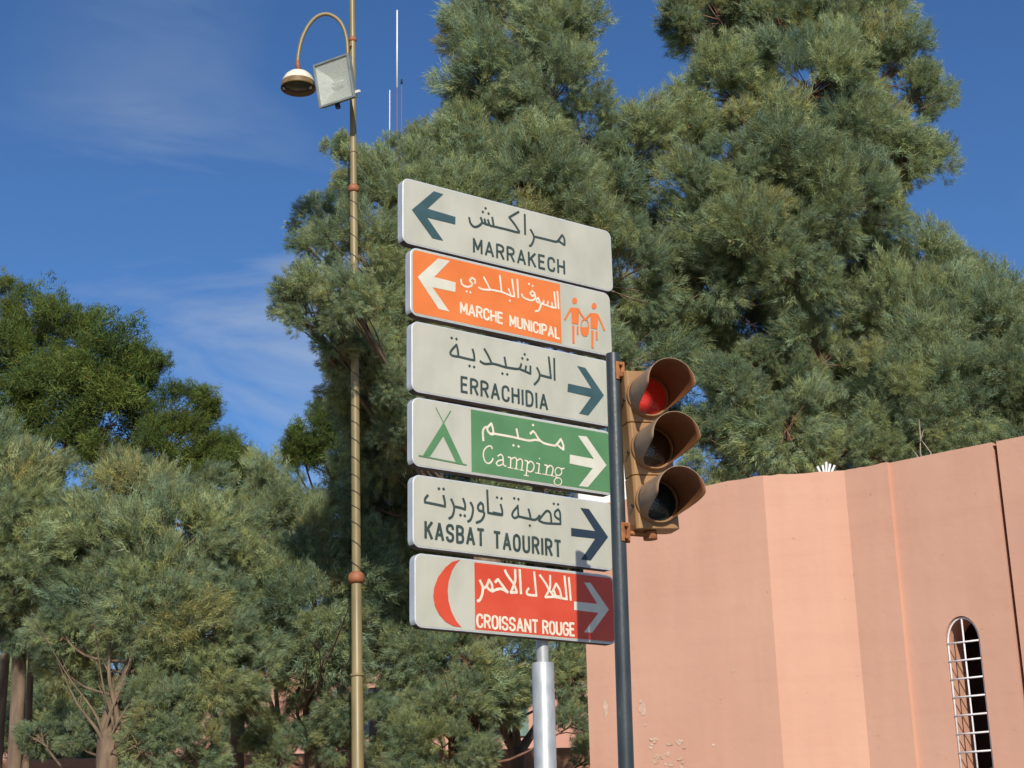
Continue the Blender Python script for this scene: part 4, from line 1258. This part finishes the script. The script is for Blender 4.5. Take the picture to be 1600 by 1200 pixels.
# tall centre tree
lob1 = [(815, 30, 105, 20.5), (880, 60, 65, 20), (740, 45, 50, 20.5), (770, 130, 75, 20), (860, 150, 85, 19.8), (915, 215, 80, 20), (755, 240, 80, 19.6), (690, 250, 54, 19.8), (620, 256, 52, 20), (560, 290, 52, 19.6), (640, 320, 80, 19.4), (830, 290, 95, 19.4), (930, 330, 90, 19.6), (1000, 240, 70, 20.2), (980, 430, 80, 19.8), (500, 345, 38, 18.6), (560, 400, 70, 17.6), (500, 480, 52, 16.4), (560, 560, 42, 17.4), (605, 590, 48, 18.2), (595, 530, 45, 17.8), (520, 530, 34, 16.8), (600, 600, 42, 17.4), (572, 555, 38, 17.3), (622, 665, 42, 17.8), (540, 590, 38, 17.8), (565, 640, 42, 18.4), (600, 640, 50, 18.6), (635, 570, 50, 18.8), (585, 690, 45, 19), (455, 475, 36, 16.4), (545, 470, 45, 16.2), (570, 500, 55, 17.6), (620, 470, 80, 18.8), (730, 430, 100, 20.0), (580, 590, 52, 18.8), (545, 610, 38, 18.4), (620, 640, 60, 19.2), (590, 720, 50, 19.6), (700, 600, 100, 20.4), (860, 560, 110, 20.4), (1000, 560, 75, 20.2), (1060, 210, 60, 20.4), (720, 330, 70, 19.2), (490, 395, 34, 18.0), (530, 235, 22, 19.6), (600, 800, 60, 20.4), (700, 780, 90, 20.6), (860, 760, 100, 20.8), (960, 720, 70, 20.6), (800, 200, 90, 21.6), (700, 420, 110, 21.8), (880, 420, 110, 21.8), (980, 330, 80, 21.6), (640, 560, 70, 21.6), (1020, 460, 80, 21.6), (630, 700, 60, 21.4), (660, 860, 70, 21.4), (800, 640, 110, 21.6)]
tree('tall grey green feathery tree rising behind the sign stack', gbase(700, 20.8), lob1, hub=at(760, 900, 20.8), trunk_r=0.24)
# tall right tree
lob2 = [(1120, 20, 85, 21.5), (1220, 30, 90, 21.2), (1320, 40, 90, 21.2), (1060, 30, 40, 21.5), (1390, 120, 70, 20.8), (1440, 145, 45, 20.6), (1270, 140, 110, 20.6), (1140, 150, 85, 20.8), (1340, 220, 90, 20.4), (1410, 255, 58, 20.2), (1200, 260, 105, 20.0), (1100, 290, 75, 20.2), (1300, 330, 95, 20.0), (1180, 380, 95, 19.9), (1090, 420, 80, 20.2), (1250, 425, 60, 19.8), (1370, 340, 50, 20.2), (1090, 530, 70, 20.8), (1160, 500, 60, 20.9), (1165, 620, 62, 19.8), (1230, 665, 70, 19.6), (1120, 690, 50, 19.8), (1290, 560, 60, 20.2), (1200, 560, 45, 20.4), (1250, 600, 38, 20.2), (1330, 640, 80, 21.4), (1350, 520, 80, 21.0), (1300, 720, 60, 20.6), (1160, 80, 80, 22.4), (1260, 250, 100, 22.2), (1180, 330, 90, 22.2), (1280, 430, 90, 22.2), (1180, 560, 90, 22.4), (1110, 620, 70, 22.2), (1080, 450, 70, 22), (1260, 620, 80, 22.4), (1180, 720, 70, 22.2), (1370, 430, 60, 22)]
tree('tall grey green feathery tree with bare reddish trunk showing above the salmon wall', gbase(1238, 20.9), lob2, hub=at(1236, 560, 20.7), trunk_r=0.085, bark=BARK_RED)
lob3 = [(1430, 440, 70, 20.6), (1505, 448, 48, 20.6), (1560, 505, 66, 20.4), (1620, 535, 62, 20.4), (1400, 500, 75, 20.2), (1480, 520, 95, 19.9), (1570, 580, 100, 19.8), (1420, 610, 85, 19.6), (1510, 640, 90, 19.5), (1610, 680, 90, 19.6), (1370, 700, 60, 19.6), (1460, 690, 60, 19.4), (1660, 600, 90, 20.2), (1450, 520, 90, 21.6), (1540, 600, 90, 21.6), (1400, 640, 80, 21.6)]
tree('broad grey green feathery tree at the right edge above the salmon wall', gbase(1500, 20.6), lob3, hub=at(1490, 760, 20.5), trunk_r=0.16, bark=BARK_RED)
# lower left row
lob4 = [(10, 720, 50, 20.2), (55, 740, 48, 20.2), (0, 800, 70, 19.8), (60, 820, 60, 19.8), (30, 890, 75, 19.6), (90, 930, 40, 19.9), (-40, 760, 80, 20.4), (-50, 900, 80, 20.0), (20, 960, 45, 20.4)]
tree('grey green tree cut by the left edge of the photo with two dark trunks beneath', gbase(30, 20.8), lob4, hub=at(30, 1010, 20.6), trunk_r=0.09)
lob5 = [(185, 745, 42, 20.2), (150, 800, 60, 20.0), (230, 790, 70, 19.8), (300, 790, 55, 20.0), (340, 840, 55, 20.0), (180, 870, 75, 19.4), (270, 870, 85, 19.2), (350, 920, 70, 19.4), (160, 960, 65, 19.2), (240, 960, 80, 19.0), (320, 990, 70, 19.1), (380, 990, 55, 19.4), (330, 1070, 52, 19.0), (90, 985, 40, 19.2), (120, 1150, 26, 18.9), (250, 1090, 40, 18.9), (230, 1165, 40, 18.7), (60, 1150, 30, 20), (270, 1120, 45, 18.8), (380, 1060, 45, 19.2), (300, 1170, 42, 18.8), (110, 1000, 34, 19.4), (90, 1040, 34, 19.8), (260, 1060, 45, 20.4), (290, 1050, 50, 20), (235, 1040, 36, 20.0), (170, 1020, 40, 20.2)]
tree('round grey green tree left of the lamp post with a pale forked trunk', gbase(165, 19.2), lob5, dens=0.85, hub=at(168, 1184, 18.7), trunk_r=0.13, bark=BARK_TAN, trunk_top=0.5, fan=[(120, 1098, 18.6, .03), (102, 1050, 18.7, .02), (160, 1066, 18.8, .025), (170, 1050, 18.9, .05), (196, 1056, 18.8, .03), (208, 1088, 18.7, .022), (196, 1152, 18.4, .014)])
lob6 = [(430, 790, 60, 20.8), (490, 780, 55, 20.8), (535, 800, 50, 20.8), (400, 860, 55, 20.5), (470, 870, 80, 20.2), (540, 880, 70, 20.2), (590, 870, 50, 20.6), (430, 960, 75, 20.0), (510, 970, 80, 19.8), (575, 960, 55, 20.2), (470, 1050, 45, 19.9), (550, 1090, 42, 19.8), (520, 1130, 35, 19.8), (460, 1120, 34, 20), (540, 1165, 34, 19.8), (400, 1140, 36, 20.2), (430, 1185, 30, 20), (420, 1030, 45, 20.0)]
tree('grey green tree directly behind the lower lamp post', gbase(490, 20.6), lob6, dens=0.85, hub=at(486, 1135, 20.4), trunk_r=0.10, fan=[(516, 1022, 19.0, .035), (542, 1038, 19.0, .02), (500, 1060, 19.1, .03), (475, 1080, 19.2, .03)], fan_mat=BARK_TAN)
lob7 = [(630, 930, 60, 21.2), (690, 960, 60, 20.8), (650, 1030, 60, 20.6), (725, 1030, 60, 20.4), (790, 1030, 60, 20.8), (700, 1095, 48, 20.2), (660, 1110, 34, 20.2), (745, 1120, 34, 20.2), (790, 1090, 38, 20.6), (860, 1040, 50, 21.0), (905, 1060, 45, 21.2), (690, 1160, 45, 20.0), (640, 1165, 40, 20.0), (620, 1100, 36, 20.6), (600, 1190, 34, 20.4), (740, 1175, 32, 20.2), (900, 1130, 30, 21.2), (880, 980, 60, 21.4), (930, 1180, 30, 21.2)]
tree('low grey green tree below the sign stack beside the silver post', gbase(725, 21.0), lob7, dens=0.85, hub=at(712, 1165, 20.6), trunk_r=0.10, bark=BARK_RED, trunk_top=0.5, fan=[(718, 1110, 20.0, .03), (705, 1100, 20.0, .022), (735, 1125, 20.1, .02)])
# greener trees behind
lob8 = [(5, 470, 32, 30), (40, 500, 45, 29.5), (90, 530, 55, 29), (20, 560, 60, 29), (150, 570, 60, 28.6), (200, 600, 52, 28.6), (215, 560, 28, 29), (90, 620, 75, 28.4), (180, 660, 65, 28.2), (270, 640, 40, 28.4), (285, 690, 45, 28.2), (240, 720, 55, 28), (330, 710, 30, 28.4), (345, 750, 40, 28.2), (20, 660, 60, 28.6), (385, 760, 28, 28.4), (305, 640, 32, 28.4), (350, 695, 34, 28.3), (375, 735, 34, 28.2), (230, 575, 34, 28.6), (130, 510, 34, 29), (100, 700, 60, 28.4)]
tree('darker yellow green tree behind the grey green row at the far left', gbase(90, 29), lob8, dens=0.9, mat=PINE, style='leaf', name='pine_tree', group=None, hub=at(90, 860, 29), trunk_r=0.2, clump_r=0.42)
lob9 = [(490, 675, 36, 25), (470, 700, 34, 25), (450, 715, 24, 25), (505, 650, 26, 25), (530, 650, 35, 27), (465, 715, 24, 27), (520, 710, 40, 26.8), (570, 690, 40, 27), (600, 640, 40, 27.2), (560, 740, 40, 26.8)]
tree('small darker green tree top in the gap left of the lamp post', gbase(540, 27.2), lob9, dens=0.7, mat=PINE, style='leaf', name='pine_tree', group=None, hub=at(540, 850, 27.2), trunk_r=0.14, clump_r=0.36)
# dark trunks and low growth of the belt behind
lob10 = [(60, 1090, 60, 26.6), (130, 1110, 50, 26.6), (20, 1030, 40, 27), (110, 1010, 60, 27), (230, 1100, 50, 26.8), (370, 1120, 40, 26.8), (430, 930, 70, 27), (250, 900, 80, 27.4), (100, 900, 80, 27.4), (20, 1100, 70, 26.4), (90, 1150, 60, 26.2), (160, 1150, 60, 26.2), (100, 1080, 70, 26.4), (250, 1150, 50, 26.2), (300, 1020, 60, 26.8)]
tree('dark shaded tree deep behind the row at lower left', gbase(50, 27), lob10, mat=TAM, name='shaded_tree', group=None, hub=at(50, 1130, 27), trunk_r=0.15, clump_r=0.5)
lob11 = [(600, 940, 60, 27), (660, 880, 80, 27.4), (780, 900, 90, 27.4), (880, 900, 80, 27.4), (620, 1010, 50, 26.6), (900, 1000, 40, 26.6)]
tree('dark shaded tree behind the sign stack with a leaning dark trunk', gbase(600, 26.6), lob11, mat=PINE, style='leaf', name='pine_tree', group=None, hub=at(598, 1085, 26.6), trunk_r=0.17, clump_r=0.5)
def bare_trunk(label, x0, x1, Y, r, ytop=1060, forks=None, bark=BARK):
    b = gbase(x0, Y); t = at(x1, ytop, Y) - b
    T = thing('tree_trunk', label, 'tree trunk', b)
    m_ = t * 0.5 + Vector((random.uniform(-.08, .08), 0, 0))
    MB().tube(smooth_pts([Vector((0, 0, -.05)), m_, t], 6), [r * (1.2 - 0.03 * i) for i in range(13)], 10).build('trunk', bark, T, True)
    if not forks:
        forks = [(x1 + random.uniform(-55, 55), ytop - random.uniform(60, 130)) for k in range(3)]
    for (x, y) in forks:
        e = at(x, y, Y + random.uniform(-.3, .3)) - b
        q = smooth_pts([t - Vector((0, 0, r)), t.lerp(e, .5) + Vector(((e.x - t.x) * .15, 0, -.05)), e], 5)
        MB().tube(q, [r * (.62 - .045 * k) for k in range(len(q))], 7).build('limb', bark, T, True)
bare_trunk('dark straight trunk at the far left edge', 8, 10, 22.5, 0.075, 1000)
bare_trunk('trunk with a sunlit side, second from the left edge', 46, 50, 22.3, 0.05, 1000, bark=BARK_TAN)
bare_trunk('thick dark trunk right of the pale forked tree', 366, 372, 23, 0.11, 1100)
bare_trunk('thin dark trunk beside the thick one right of the forked tree', 333, 336, 23.4, 0.07, 1110)
bare_trunk('dark trunk leaning right between the forked tree and the lamp post', 403, 436, 23.2, 0.07, 1125)
bare_trunk('dark forked trunk just left of the silver post', 812, 808, 22.6, 0.13, 1165, [(758, 1075), (776, 1085), (804, 1095), (832, 1140), (850, 1100)])
print('foliage strands', TRI[0])
